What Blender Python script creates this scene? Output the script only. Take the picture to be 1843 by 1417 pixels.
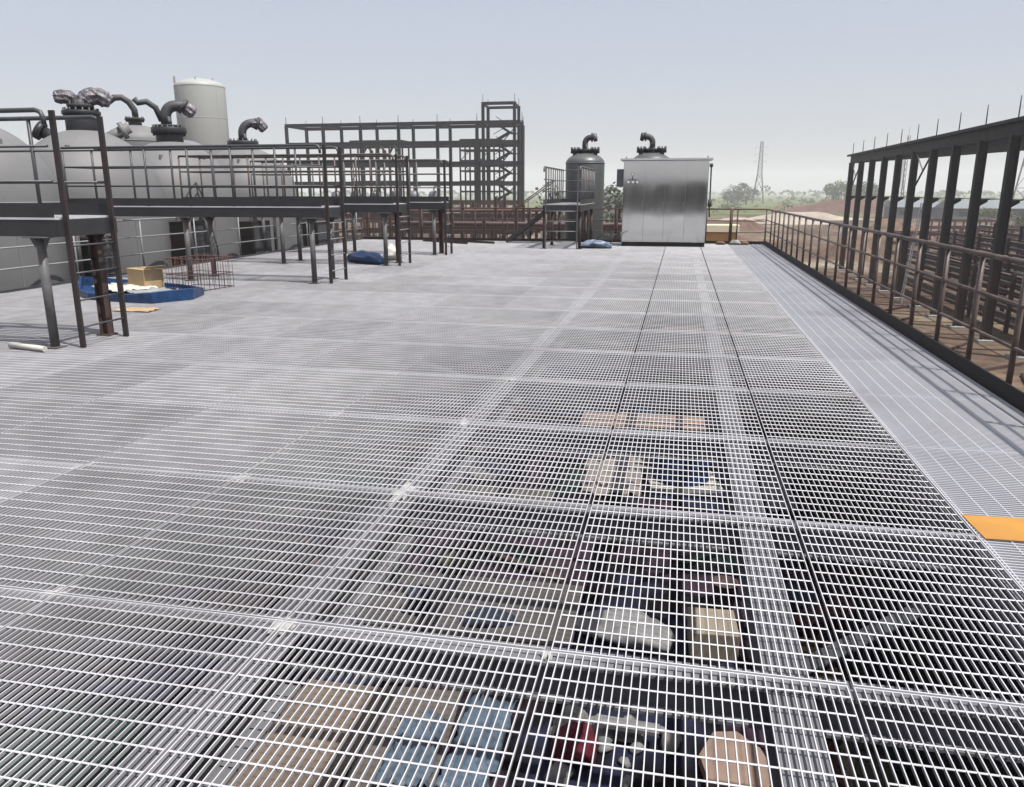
import bpy, math, random
from mathutils import Vector, Matrix
R = math.radians
random.seed(7)
for o in list(bpy.data.objects): bpy.data.objects.remove(o)
SC = bpy.context.scene
COL = SC.collection

# ---------------------------------------------------------------- camera
cam = bpy.data.cameras.new('camera'); co = bpy.data.objects.new('camera', cam); COL.objects.link(co)
co.location = (0, 0, 1.65); co.rotation_euler = (R(90-14.3586), 0, R(11.773))
cam.sensor_width = 36; cam.lens = 1420/1843*36; cam.clip_start = .05; cam.clip_end = 12000
SC.camera = co
# ---------------------------------------------------------------- light
SUN = Vector((.40, -.19, 1)).normalized()
EL = math.asin(SUN.z); AZ = math.atan2(SUN.x, SUN.y)
w = bpy.data.worlds.new('World'); SC.world = w; w.use_nodes = True
nt = w.node_tree; bg = nt.nodes['Background']; bg.inputs['Strength'].default_value = .122
sky = nt.nodes.new('ShaderNodeTexSky'); sky.sky_type = 'NISHITA'; sky.sun_disc = False
sky.sun_elevation = EL; sky.sun_rotation = AZ; sky.altitude = 0; sky.air_density = .9; sky.dust_density = 3.; sky.ozone_density = 1.2
# thin high haze veils the blue
mxs = nt.nodes.new('ShaderNodeMix'); mxs.data_type = 'RGBA'; mxs.inputs[0].default_value = .66; mxs.inputs[7].default_value = (2.92, 2.97, 3.27, 1)
nt.links.new(sky.outputs[0], mxs.inputs[6]); nt.links.new(mxs.outputs[2], bg.inputs[0])
sl = bpy.data.lights.new('sun', 'SUN'); sl.energy = 4.2; sl.angle = R(.53); sl.color = (1, .965, .91)
so = bpy.data.objects.new('sun', sl); COL.objects.link(so)
so.rotation_euler = SUN.to_track_quat('Z', 'Y').to_euler(); so.location = (20, -5, 50)
vs = SC.view_settings; vs.view_transform = 'Standard'; vs.look = 'None'; vs.exposure = .66; vs.gamma = 1

# ---------------------------------------------------------------- materials
MATS = {}
def mat(name, col, rough=.6, metal=0., n=(.0, 8.), bump=0., bscale=40., col2=None, spec=.5, coat=0.):
    if name in MATS: return MATS[name]
    m = bpy.data.materials.new(name); m.use_nodes = True; t = m.node_tree; b = t.nodes['Principled BSDF']
    b.inputs['Roughness'].default_value = rough; b.inputs['Metallic'].default_value = metal
    b.inputs['Specular IOR Level'].default_value = spec
    tc = t.nodes.new('ShaderNodeTexCoord')
    if n[0] > 0:
        no = t.nodes.new('ShaderNodeTexNoise'); no.inputs['Scale'].default_value = n[1]; no.inputs['Detail'].default_value = 7; no.inputs['Roughness'].default_value = .62
        cr = t.nodes.new('ShaderNodeValToRGB')
        c2 = col2 or tuple(c*(1-n[0]) for c in col)
        cr.color_ramp.elements[0].position = .36; cr.color_ramp.elements[0].color = (*c2, 1)
        cr.color_ramp.elements[1].position = .64; cr.color_ramp.elements[1].color = (*col, 1)
        t.links.new(tc.outputs['Object'], no.inputs['Vector']); t.links.new(no.outputs['Fac'], cr.inputs[0]); t.links.new(cr.outputs[0], b.inputs['Base Color'])
        mr = t.nodes.new('ShaderNodeMapRange'); mr.inputs[3].default_value = min(1, rough+.12); mr.inputs[4].default_value = max(.05, rough-.1)
        t.links.new(no.outputs['Fac'], mr.inputs[0]); t.links.new(mr.outputs[0], b.inputs['Roughness'])
    else: b.inputs['Base Color'].default_value = (*col, 1)
    if bump > 0:
        n2 = t.nodes.new('ShaderNodeTexNoise'); n2.inputs['Scale'].default_value = bscale; n2.inputs['Detail'].default_value = 5
        bp = t.nodes.new('ShaderNodeBump'); bp.inputs['Strength'].default_value = bump; bp.inputs['Distance'].default_value = .02
        t.links.new(tc.outputs['Object'], n2.inputs['Vector']); t.links.new(n2.outputs['Fac'], bp.inputs['Height']); t.links.new(bp.outputs[0], b.inputs['Normal'])
    MATS[name] = m; return m
GALV = mat('galvanised', (.585, .585, .60), .38, .1, (.14, 3.), spec=.6)
GALVS = mat('galvanised_side_shade', (.40, .395, .41), .5, .1, (.3, 3.))  # darker copy of the zinc for bar sides, shade put into the colour
GREYP = mat('grey_paint_beam', (.15, .153, .165), .55, 0, (.25, 2.5))
DARKS = mat('dark_grey_paint', (.028, .028, .031), .45, 0, (.35, 3.), .1, 20)
SLATE = mat('slate_paint', (.055, .058, .062), .45, 0, (.3, 4.))
POSTG = mat('post_grey_paint', (.11, .115, .12), .5, 0, (.35, 5.), col2=(.08, .065, .06))
LADM = mat('ladder_dark_rust', (.02, .018, .018), .6, 0, (.5, 4.), col2=(.034, .02, .017))
RUST = mat('rusty_brown', (.075, .038, .028), .75, 0, (.4, 7.), .2, 60, col2=(.035, .022, .02))
RAILM = mat('rail_rust_paint', (.10, .075, .065), .5, 0, (.4, 3.5), .1, 50, col2=(.045, .026, .022))
EDGEM = mat('edge_black_paint', (.010, .010, .011), .65, 0, (.4, 2.), col2=(.022, .015, .012), spec=.25)
TANKM = mat('tank_grey_paint', (.17, .17, .172), .56, 0, (.16, .9), .04, 6, spec=.35)
TANKD = mat('tank_dark_grey_paint', (.085, .09, .09), .4, 0, (.12, .8))
TANKW = mat('tank_pale_paint', (.33, .34, .325), .5, 0, (.06, .6))
FLANGE = mat('flange_dark', (.03, .031, .035), .45, .2, (.3, 9.))
PIPED = mat('pipe_dark_paint', (.045, .045, .05), .6, 0, (.3, 9.))
FOIL = mat('plastic_foil_wrap', (.20, .185, .205), .36, 0, (.45, 6.), .9, 22, col2=(.035, .03, .04))
RAILL = mat('pale_rail_paint', (.22, .23, .24), .5, 0, (.2, 5.))
PURP = mat('rust_primer', (.075, .022, .018), .75, 0, (.4, 2.), .1, 30, col2=(.035, .016, .016))
WHITEP = mat('white_plastic', (.52, .50, .45), .5, 0, (.15, 9.), .1)
BLUE = mat('blue_tarp', (.008, .05, .15), .4, 0, (.4, 5.), .7, 12, col2=(.005, .025, .08))
CARD = mat('cardboard', (.38, .27, .15), .85, 0, (.2, 4.), .1)
PLY = mat('plywood', (.19, .14, .105), .8, 0, (.25, 1.6), .1)
PLYP = mat('pinkish_plywood', (.30, .21, .165), .8, 0, (.25, 2.), .1)
SHEETW = mat('white_sheet', (.27, .27, .27), .6, 0, (.35, 3.), .8, 8)
SHEETB = mat('pale_blue_sheet', (.10, .145, .20), .5, 0, (.35, 2.5), .7, 7)
REDC = mat('red_cloth', (.14, .008, .025), .8, 0, (.4, 6.), .8, 12)
GREENT = mat('green_tarp', (.007, .03, .02), .6, 0, (.4, 2.), .7, 6)
YEL = mat('orange_yellow_paint', (.42, .20, .03), .5, 0, (.12, 3.), col2=(.34, .155, .03))
REBAR = mat('rebar_rust', (.12, .055, .045), .8, 0, (.4, 20.))
STONE = mat('rubble_grey', (.30, .29, .27), .9, 0, (.5, 9.), .8, 12)
ALU = mat('aluminium', (.6, .6, .6), .35, .6, (.1, 4.))

def two_tone(name, top, low, z, soft=.4):
    m = mat(name, top, .6, 0, (.3, 1.5), spec=.25); t = m.node_tree; b = t.nodes['Principled BSDF']
    src = b.inputs['Base Color'].links[0].from_socket
    g = t.nodes.new('ShaderNodeNewGeometry'); s = t.nodes.new('ShaderNodeSeparateXYZ'); t.links.new(g.outputs['Position'], s.inputs[0])
    no = t.nodes.new('ShaderNodeTexNoise'); no.inputs['Scale'].default_value = .35
    ad = t.nodes.new('ShaderNodeMath'); ad.operation = 'MULTIPLY_ADD'; ad.inputs[1].default_value = 3.; t.links.new(no.outputs['Fac'], ad.inputs[0]); t.links.new(s.outputs['Z'], ad.inputs[2])
    mr = t.nodes.new('ShaderNodeMapRange'); mr.inputs[1].default_value = z-soft+1.5; mr.inputs[2].default_value = z+soft+1.5; t.links.new(ad.outputs[0], mr.inputs[0])
    mx = t.nodes.new('ShaderNodeMix'); mx.data_type = 'RGBA'; mx.inputs[6].default_value = (*low, 1)
    t.links.new(mr.outputs[0], mx.inputs[0]); t.links.new(src, mx.inputs[7]); t.links.new(mx.outputs[2], b.inputs['Base Color'])
    return m
COLM = two_tone('hall_column_paint', (.010, .011, .013), (.035, .015, .012), -2.5, .6)
FRAM = two_tone('frame_steel_paint', (.016, .017, .022), (.075, .022, .018), .0, .6)

def vary(m, lo, hi):
    # every panel left the zinc bath a little different
    t = m.node_tree; b = t.nodes['Principled BSDF']; src = b.inputs['Base Color'].links[0].from_socket
    oi = t.nodes.new('ShaderNodeObjectInfo'); mr = t.nodes.new('ShaderNodeMapRange'); mr.inputs[3].default_value = lo; mr.inputs[4].default_value = hi
    t.links.new(oi.outputs['Random'], mr.inputs[0]); mx = t.nodes.new('ShaderNodeMix'); mx.data_type = 'RGBA'; mx.blend_type = 'MULTIPLY'; mx.inputs[0].default_value = 1
    g = t.nodes.new('ShaderNodeNewGeometry'); no = t.nodes.new('ShaderNodeTexNoise'); no.inputs['Scale'].default_value = .55; no.inputs['Detail'].default_value = 6; no.inputs['Roughness'].default_value = .6; t.links.new(g.outputs['Position'], no.inputs['Vector'])
    cr = t.nodes.new('ShaderNodeValToRGB'); e = cr.color_ramp.elements; e[0].position = .34; e[0].color = (.84, .82, .83, 1); e[1].position = .62; e[1].color = (1, 1, 1, 1); q = e.new(.46); q.color = (.96, .955, .97, 1)
    t.links.new(no.outputs['Fac'], cr.inputs[0]); m2 = t.nodes.new('ShaderNodeMix'); m2.data_type = 'RGBA'; m2.blend_type = 'MULTIPLY'; m2.inputs[0].default_value = 1
    t.links.new(src, mx.inputs[6]); t.links.new(mr.outputs[0], mx.inputs[7]); t.links.new(mx.outputs[2], m2.inputs[6]); t.links.new(cr.outputs[0], m2.inputs[7]); t.links.new(m2.outputs[2], b.inputs['Base Color'])
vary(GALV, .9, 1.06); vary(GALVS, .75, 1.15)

# stainless cabinet: brushed, soft reflection, with water streaks
def steel():
    m = bpy.data.materials.new('brushed_stainless'); m.use_nodes = True; t = m.node_tree; b = t.nodes['Principled BSDF']
    b.inputs['Metallic'].default_value = 1; b.inputs['Base Color'].default_value = (.62, .62, .61, 1)
    tc = t.nodes.new('ShaderNodeTexCoord'); mp = t.nodes.new('ShaderNodeMapping'); mp.inputs['Scale'].default_value = (1.6, 1.6, .5)
    t.links.new(tc.outputs['Object'], mp.inputs[0])
    no = t.nodes.new('ShaderNodeTexNoise'); no.inputs['Scale'].default_value = 1.5; no.inputs['Detail'].default_value = 6; t.links.new(mp.outputs[0], no.inputs['Vector'])
    mr = t.nodes.new('ShaderNodeMapRange'); mr.inputs[1].default_value = .3; mr.inputs[2].default_value = .7; mr.inputs[3].default_value = .06; mr.inputs[4].default_value = .10
    t.links.new(no.outputs['Fac'], mr.inputs[0]); t.links.new(mr.outputs[0], b.inputs['Roughness'])
    cr = t.nodes.new('ShaderNodeValToRGB'); cr.color_ramp.elements[0].position = .3; cr.color_ramp.elements[0].color = (.63, .63, .615, 1); cr.color_ramp.elements[1].position = .6; cr.color_ramp.elements[1].color = (.66, .66, .65, 1)
    t.links.new(no.outputs['Fac'], cr.inputs[0]); t.links.new(cr.outputs[0], b.inputs['Base Color'])
    n2 = t.nodes.new('ShaderNodeTexNoise'); n2.inputs['Scale'].default_value = 1.3; n2.inputs['Detail'].default_value = 1; t.links.new(tc.outputs['Object'], n2.inputs['Vector'])
    bp = t.nodes.new('ShaderNodeBump'); bp.inputs['Strength'].default_value = .05; bp.inputs['Distance'].default_value = .02
    t.links.new(n2.outputs['Fac'], bp.inputs['Height']); t.links.new(bp.outputs[0], b.inputs['Normal'])
    return m
STEEL = steel()

# ---------------------------------------------------------------- mesh builder
class MB:
    def __init__(s): s.v = []; s.f = []; s.sm = []
    def add(s, vs, fs, smooth=False):
        n = len(s.v); s.v += [tuple(p) for p in vs]; s.f += [tuple(i+n for i in q) for q in fs]; s.sm += [smooth]*len(fs); return s
    def box(s, x0, y0, z0, x1, y1, z1):
        return s.add([(x0,y0,z0),(x1,y0,z0),(x1,y1,z0),(x0,y1,z0),(x0,y0,z1),(x1,y0,z1),(x1,y1,z1),(x0,y1,z1)],
            [(0,3,2,1),(4,5,6,7),(0,1,5,4),(1,2,6,5),(2,3,7,6),(3,0,4,7)])
    def bar(s, p, q, wd, ht, up=(0,0,1), off=0, offs=0):
        p = Vector(p); q = Vector(q); d = (q-p).normalized(); up = Vector(up)
        if abs(d.dot(up)) > .99: up = Vector((0,1,0))
        sd = d.cross(up).normalized(); u = sd.cross(d)
        c = [sd*(a*wd/2+offs)+u*(b*ht/2+off) for a, b in ((-1,-1),(1,-1),(1,1),(-1,1))]
        return s.add([p+k for k in c]+[q+k for k in c], [(3,2,1,0),(4,5,6,7),(0,1,5,4),(1,2,6,5),(2,3,7,6),(3,0,4,7)])
    def ibeam(s, p, q, h, b, t=.012, up=(0,0,1)):
        s.bar(p, q, b, t, up, h/2-t/2); s.bar(p, q, b, t, up, -h/2+t/2); return s.bar(p, q, t, h-2*t, up)
    def tube(s, p, q, r, n=10, r2=None): return s.path([p, q], r, n, r2)
    def path(s, pts, r, n=10, r2=None, caps=True):
        pts = [Vector(p) for p in pts]; rings = []; ref = None
        for i, p in enumerate(pts):
            d = (pts[min(i+1, len(pts)-1)]-pts[max(i-1, 0)]).normalized()
            if ref is None: ref = Vector((0,0,1)) if abs(d.z) < .9 else Vector((1,0,0))
            a = (ref-d*ref.dot(d)).normalized(); ref = a; b = d.cross(a)
            rr = r if r2 is None else r+(r2-r)*i/(len(pts)-1)
            rings.append([p+(a*math.cos(k*2*math.pi/n)+b*math.sin(k*2*math.pi/n))*rr for k in range(n)])
        vs = [v for rg in rings for v in rg]; fs = []
        for i in range(len(pts)-1):
            for k in range(n):
                k2 = (k+1) % n; fs.append((i*n+k, i*n+k2, (i+1)*n+k2, (i+1)*n+k))
        s.add(vs, fs, True)
        if caps: 
            m = len(s.v)-len(vs); s.f += [tuple(m+k for k in range(n))[::-1], tuple(m+(len(pts)-1)*n+k for k in range(n))]; s.sm += [False, False]
        return s
    def lathe(s, prof, c=(0,0,0), n=48, axis='z'):
        vs = []; fs = []
        for (r, z) in prof:
            for k in range(n):
                a = 2*math.pi*k/n; vs.append((c[0]+r*math.cos(a), c[1]+r*math.sin(a), c[2]+z))
        for i in range(len(prof)-1):
            for k in range(n):
                k2 = (k+1) % n; fs.append((i*n+k, i*n+k2, (i+1)*n+k2, (i+1)*n+k))
        fs.append(tuple((len(prof)-1)*n+k for k in range(n))); fs.append(tuple(range(n))[::-1])
        return s.add(vs, fs, True)
    def mesh(s, name, m):
        me = bpy.data.meshes.new(name); me.from_pydata(s.v, [], s.f); me.polygons.foreach_set('use_smooth', s.sm); me.materials.append(m); me.update(); return me
    def build(s, name, m, parent=None, bevel=0, auto=False):
        o = bpy.data.objects.new(name, s.mesh(name, m)); COL.objects.link(o)
        if parent: o.parent = parent
        if bevel:
            b = o.modifiers.new('bevel', 'BEVEL'); b.width = bevel; b.segments = 2; b.limit_method = 'ANGLE'
        return o
def tag(o, label=None, cat=None, group=None, kind=None):
    if label: o['label'] = label
    if cat: o['category'] = cat
    if group: o['group'] = group
    if kind: o['kind'] = kind
    return o
def empty(name, loc, label, cat, group=None, rz=0):
    o = bpy.data.objects.new(name, None); COL.objects.link(o); o.location = loc; o.rotation_euler[2] = rz; o.empty_display_size = .2
    return tag(o, label, cat, group)
def copy(o, parent=None, **k):
    c = o.copy(); COL.objects.link(c); c.parent = parent
    for a, b in k.items(): setattr(c, a, b)
    return c
def copy_tree(o, parent=None):
    c = o.copy(); COL.objects.link(c); c.parent = parent
    for ch in list(o.children): copy_tree(ch, c)
    return c
ORD = ['first','second','third','fourth','fifth','sixth','seventh','eighth','ninth','tenth','eleventh','twelfth','thirteenth','fourteenth','fifteenth','sixteenth','seventeenth','eighteenth','nineteenth','twentieth']

TENS = ['', '', 'twenty', 'thirty', 'forty', 'fifty', 'sixty']; ORD = ORD[:19]
for i_ in range(20, 70): ORD.append({20: 'twentieth', 30: 'thirtieth', 40: 'fortieth', 50: 'fiftieth', 60: 'sixtieth'}.get(i_) or TENS[i_//10]+'-'+ORD[i_ % 10-1])
GZ = -6.0            # ground level; the deck is z = 0
XR, XS, XL = 2.66, 1.515, -11.05
ROWY = [-.295+1.435*k for k in range(20)]   # row edges; last one is the far edge of the deck
YE = ROWY[-1]

# ---------------------------------------------------------------- ground
def ground_mat():
    m = bpy.data.materials.new('site_ground'); m.use_nodes = True; t = m.node_tree; b = t.nodes['Principled BSDF']; b.inputs['Roughness'].default_value = .95; b.inputs['Specular IOR Level'].default_value = .1
    tc = t.nodes.new('ShaderNodeTexCoord'); L = t.links.new
    def noise(s, d=8, sc=(1,1,1)):
        mp = t.nodes.new('ShaderNodeMapping'); mp.inputs['Scale'].default_value = sc; L(tc.outputs['Object'], mp.inputs[0])
        n = t.nodes.new('ShaderNodeTexNoise'); n.inputs['Scale'].default_value = s; n.inputs['Detail'].default_value = d; L(mp.outputs[0], n.inputs['Vector']); return n
    def ramp(src, els):
        r = t.nodes.new('ShaderNodeValToRGB'); e = r.color_ramp.elements
        e[0].position, e[0].color = els[0][0], (*els[0][1], 1); e[1].position, e[1].color = els[-1][0], (*els[-1][1], 1)
        for p, c in els[1:-1]: q = e.new(p); q.color = (*c, 1)
        L(src, r.inputs[0]); return r
    soil = ramp(noise(.06, 10).outputs[0], [(.3, (.075, .042, .03)), (.45, (.10, .068, .05)), (.58, (.165, .122, .085)), (.72, (.27, .23, .18))])
    soil2 = ramp(noise(.9, 8).outputs[0], [(.35, (.55, .55, .55)), (.65, (1.1, 1.1, 1.1))])
    ms = t.nodes.new('ShaderNodeMix'); ms.data_type = 'RGBA'; ms.blend_type = 'MULTIPLY'; ms.inputs[0].default_value = 1; L(soil.outputs[0], ms.inputs[6]); L(soil2.outputs[0], ms.inputs[7])
    green = ramp(noise(.012, 8, (1, 3.5, 1)).outputs[0], [(.3, (.035, .05, .02)), (.45, (.06, .085, .028)), (.56, (.11, .135, .04)), (.64, (.16, .13, .08)), (.75, (.06, .085, .032))])
    sep = t.nodes.new('ShaderNodeSeparateXYZ'); L(tc.outputs['Object'], sep.inputs[0])
    ad = t.nodes.new('ShaderNodeMath'); ad.operation = 'MULTIPLY_ADD'; ad.inputs[1].default_value = 260; L(noise(.008, 6).outputs[0], ad.inputs[0]); L(sep.outputs['Y'], ad.inputs[2])
    mr = t.nodes.new('ShaderNodeMapRange'); mr.inputs[1].default_value = 375; mr.inputs[2].default_value = 400; L(ad.outputs[0], mr.inputs[0])
    mx = t.nodes.new('ShaderNodeMix'); mx.data_type = 'RGBA'; L(mr.outputs[0], mx.inputs[0]); L(ms.outputs[2], mx.inputs[6]); L(green.outputs[0], mx.inputs[7]); L(mx.outputs[2], b.inputs['Base Color'])
    bp = t.nodes.new('ShaderNodeBump'); bp.inputs['Strength'].default_value = .9; bp.inputs['Distance'].default_value = .35; L(noise(1.4, 9).outputs[0], bp.inputs['Height']); L(bp.outputs[0], b.inputs['Normal'])
    return m
GM = ground_mat()
def hash_h(x, y): return math.sin(x*.11+1.3)*math.cos(y*.087+.4)+.5*math.sin(x*.31+y*.23)+.3*math.cos(x*.61-y*.47)
g = MB(); vs = []; fs = []
xs = [-6000,-3000,-1500,-700,-350]+[-200+5*i for i in range(101)]+[500,900,1800,3500,6000]
ys = [-3000,-800,-200,-60]+[-20+5*i for i in range(85)]+[480,600,900,1500,2600,4500,6500]
for y in ys:
    for x in xs:
        z = GZ
        if 55 < y < 420 and -200 < x < 300 and not (10 < x < 60 and y < 95):
            z += max(0, hash_h(x, y))*.45*min(1, (y-55)/40)
        vs.append((x, y, z))
nx = len(xs)
for j in range(len(ys)-1):
    for i in range(nx-1): fs.append((j*nx+i, j*nx+i+1, (j+1)*nx+i+1, (j+1)*nx+i))
g.add(vs, fs, True); tag(g.build('ground', GM), kind='structure')
# soil heaps on the site
SOILR = mat('red_soil', (.115, .062, .045), .95, 0, (.4, .4), .9, 3, col2=(.08, .04, .03))
SOILB = mat('brown_soil', (.17, .10, .065), .95, 0, (.45, .5), .9, 3, col2=(.07, .045, .03))
SAND = mat('pale_sand', (.36, .31, .25), .95, 0, (.3, .3), .9, 3)
def heap(x, y, rx, ry, h, m, seed):
    rnd = random.Random(seed); vs = []; fs = []; NR, NA = 14, 36
    ph = [(rnd.uniform(.5, 6), rnd.uniform(0, 6.3), rnd.uniform(.04, .16)) for _ in range(8)]
    for i in range(NR+1):
        t = i/NR
        for k in range(NA):
            a = 2*math.pi*k/NA; rr = 1+sum(c*math.sin(round(f)*a+p) for f, p, c in ph)
            z = h*(math.cos(t*math.pi)*.5+.5)*(1+sum(c*.9*math.sin(f*a*2+p+t*6) for f, p, c in ph)*min(1, t*3))+rnd.uniform(-.03, .03)*h
            vs.append((x+math.cos(a)*rr*rx*t, y+math.sin(a)*rr*ry*t, GZ-.3+z+.3*(1-t)))
    for i in range(NR):
        for k in range(NA): k2 = (k+1) % NA; fs.append((i*NA+k, (i+1)*NA+k, (i+1)*NA+k2, i*NA+k2))
    o = MB().add(vs, fs, True).build('mound', m); tag(o, kind='structure')
for i, a in enumerate([(60, 300, 26, 10, 5.5, SOILR), (45, 330, 20, 8, 2.6, SOILB), (36, 150, 9, 5, 2.8, SOILB), (30, 118, 7, 4, 2.6, SOILB), (26, 205, 14, 4, 1.6, SAND), (14, 215, 9, 3, 1.2, SAND),
        (19, 98, 5, 3, 2.2, SOILB), (3, 130, 9, 4, 2.2, SOILR), (-22, 165, 14, 5, 2.5, SOILB), (70, 170, 12, 6, 3.5, SOILR), (95, 150, 12, 6, 4, SOILB), (50, 118, 8, 4, 3, SOILR), (12, 170, 8, 4, 2, SOILR), (33, 240, 20, 5, 2, SAND)]):
    heap(*a, i+3)

# ---------------------------------------------------------------- lower floor beneath the deck
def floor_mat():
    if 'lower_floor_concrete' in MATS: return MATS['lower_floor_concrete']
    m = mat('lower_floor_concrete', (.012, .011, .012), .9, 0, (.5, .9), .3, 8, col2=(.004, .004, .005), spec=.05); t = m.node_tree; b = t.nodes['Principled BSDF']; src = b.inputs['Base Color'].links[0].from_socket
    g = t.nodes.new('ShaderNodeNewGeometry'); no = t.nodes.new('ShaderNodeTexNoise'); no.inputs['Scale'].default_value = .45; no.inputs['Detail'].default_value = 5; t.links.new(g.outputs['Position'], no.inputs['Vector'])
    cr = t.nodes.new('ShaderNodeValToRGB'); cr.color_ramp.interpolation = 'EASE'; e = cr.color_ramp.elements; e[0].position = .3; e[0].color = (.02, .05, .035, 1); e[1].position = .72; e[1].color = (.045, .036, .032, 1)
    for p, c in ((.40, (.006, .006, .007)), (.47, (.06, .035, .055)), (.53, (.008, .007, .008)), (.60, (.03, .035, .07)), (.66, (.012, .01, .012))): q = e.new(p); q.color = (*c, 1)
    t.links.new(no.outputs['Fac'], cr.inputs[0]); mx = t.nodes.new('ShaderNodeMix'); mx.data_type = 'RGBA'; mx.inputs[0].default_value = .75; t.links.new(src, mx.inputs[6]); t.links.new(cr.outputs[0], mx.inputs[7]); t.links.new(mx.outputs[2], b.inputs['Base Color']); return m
def floor_mat_plain():
    m = mat('lower_floor_concrete', (.010, .009, .010), .9, 0, (.5, .9), .3, 8, col2=(.004, .004, .005), spec=.05); return m
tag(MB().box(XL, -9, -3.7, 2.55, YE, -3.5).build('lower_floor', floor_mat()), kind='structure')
tag(MB().box(2.40, -9, -3.499, 2.52, YE-.1, -.32).build('added_dark_wall', mat('added_wall_dark', (.02, .018, .018), .9, 0, (.4, 1.2), spec=.1)), 'added dark wall beneath the right edge of the deck, darkening the view below', 'wall')  # added wall: hides sunlit ground and keeps side sun off the lower floor
tag(MB().box(XL, -9, -.05, XR, ROWY[0]-.01, -.002).build('rear_deck', GALV), kind='structure')

# ---------------------------------------------------------------- grating panels
GALVN = mat('galvanised_new', (.58, .585, .61), .42, .1, (.08, 3.), spec=.6); vary(GALVN, .94, 1.0)
def panel_mesh(name, wx, wy, along_y=True, pitch=.03, cross=.1, bt=.0036):
    b = MB(); D = .0135; L, Wd = (wy, wx) if along_y else (wx, wy)
    def bx(u0, v0, z0, u1, v1, z1):   # u across the bars, v along them
        if along_y: b.box(u0, v0, z0, u1, v1, z1)
        else: b.box(v0, u0, z0, v1, u1, z1)
    n = round(Wd/pitch); st = (Wd-bt)/n
    for i in range(n+1):
        u = i*st; bx(u, .005, -D, u+bt, L-.005, 0)
    bx(0, 0, -D, Wd, .005, .0004); bx(0, L-.005, -D, Wd, L, .0004)
    m = int((L-.04)/cross); o = (L-m*cross)/2
    for k in range(m+1):
        v = o+k*cross; pr_ = [(-.0037, -.0034), (-.0012, -.0005), (.0012, -.0005), (.0037, -.0034), (.0016, -.0072), (-.0016, -.0072)]
        P6 = [((u, v+a, z) if along_y else (v+a, u, z)) for u in (.001, Wd-.001) for a, z in pr_]
        fs_ = [(j, 6+j, 6+(j+1) % 6, (j+1) % 6) for j in range(6)]; b.add(P6, fs_ if along_y else [q[::-1] for q in fs_])
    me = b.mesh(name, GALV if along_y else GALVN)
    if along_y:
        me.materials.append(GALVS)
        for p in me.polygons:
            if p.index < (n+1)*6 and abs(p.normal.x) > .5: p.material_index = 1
    return me
cols = [(.665, XS-.004)]+[(.655-1.055*(k+1)+(.009 if k == 0 else .005), .655-1.055*k-(.011 if k < 2 else .005)) for k in range(11)]
cols.append((XL+.01, .655-1.055*11-.01))
meshes = {}
rj = random.Random(5)
for c, (x0, x1) in enumerate(cols):
    wx = round(x1-x0, 3)
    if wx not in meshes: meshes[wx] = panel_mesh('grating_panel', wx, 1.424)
    for r in range(19):
        o = bpy.data.objects.new('grating_panel', meshes[wx]); COL.objects.link(o)
        o.location = (x0+rj.uniform(-.0015, .0015), ROWY[r]+.005, rj.uniform(-.0015, .0015))
        o.rotation_euler = (rj.uniform(-.0008, .0008), rj.uniform(-.0008, .0008), rj.uniform(-.0012, .0012))
        tag(o, 'grating panel, %s row from the camera, %s column left of the cross-laid strip' % (ORD[r], ORD[c]), 'grating panel', 'steel grating panels of the deck')
sm = panel_mesh('grating_panel', XR-XS-.006, 1.424, False, .03, .122, .0055)
for r in range(19):
    o = bpy.data.objects.new('grating_panel', sm); COL.objects.link(o); o.location = (XS+.003, ROWY[r]+.005, rj.uniform(0, .002)); o.rotation_euler[2] = rj.uniform(-.001, .001)
    tag(o, 'cross-laid grating panel in the strip along the right railing, %s from the camera' % ORD[r], 'grating panel', 'cross-laid grating panels beside the railing')
# floor beams
for r in range(20):
    y = ROWY[r]+(-.09 if r == 19 else 0)
    b = MB(); b.bar((XL, y, -.026), (XR-.03, y, -.026), .11, .012); b.bar((XL, y, -.171), (XR-.03, y, -.171), .12, .012); b.bar((XL, y, -.101), (XR-.03, y, -.101), .01, .128)
    tag(b.build('floor_beam', GREYP), 'grey steel beam running crosswise under the %s grating seam from the camera' % ORD[min(r, 19)], 'beam', 'crosswise beams under the deck')
for x, wd, l in ((-1.47, .20, 'wide pale grey beam lengthwise under the seam left of the middle'), (.455, .15, 'pale grey lengthwise beam just left of the right dark seam'), (-3.58, .10, 'narrow grey lengthwise beam three panels left of the left dark seam'), (-5.7, .16, 'grey lengthwise beam beneath the ladder feet'), (-8.8, .16, 'grey lengthwise beam beneath the blue tray'), (1.53, .09, 'grey lengthwise beam under the edge of the cross-laid strip')):
    b = MB(); b.bar((x, -9, -.034), (x, YE-.2, -.034), wd, .012); b.bar((x, -9, -.27), (x, YE-.2, -.27), wd*.8, .014); b.bar((x, -9, -.1515), (x, YE-.2, -.1515), .012, .223)
    tag(b.build('main_beam', GREYP), l, 'beam', 'lengthwise beams under the deck')
for i, (p, q) in enumerate([((2.2, 4.9), (.6, 3.3)), ((2.2, 10.6), (.6, 9.0)), ((-1.5, 7.8), (-3.4, 9.6))]):
    b = MB(); b.bar((*p, -.43), (*q, -.43), .09, .012); b.bar((*p, -.47), (*q, -.47), .012, .07)
    tag(b.build('diagonal_brace', SLATE), ['grey diagonal brace under the grating at the lower right', 'grey diagonal brace under the grating farther right', 'grey diagonal brace under the grating left of the middle'][i], 'brace')
for i, y in enumerate((2, 7.7, 13.5, 19.2, 25)):
    o = MB().ibeam((2.20, y, GZ), (2.20, y, -.47), .25, .25, .014, (1, 0, 0)).build('deck_column', DARKS); tag(o, 'steel column carrying the right edge of the deck, %s from the camera' % ORD[i], 'column', 'columns under the deck edge')

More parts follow.
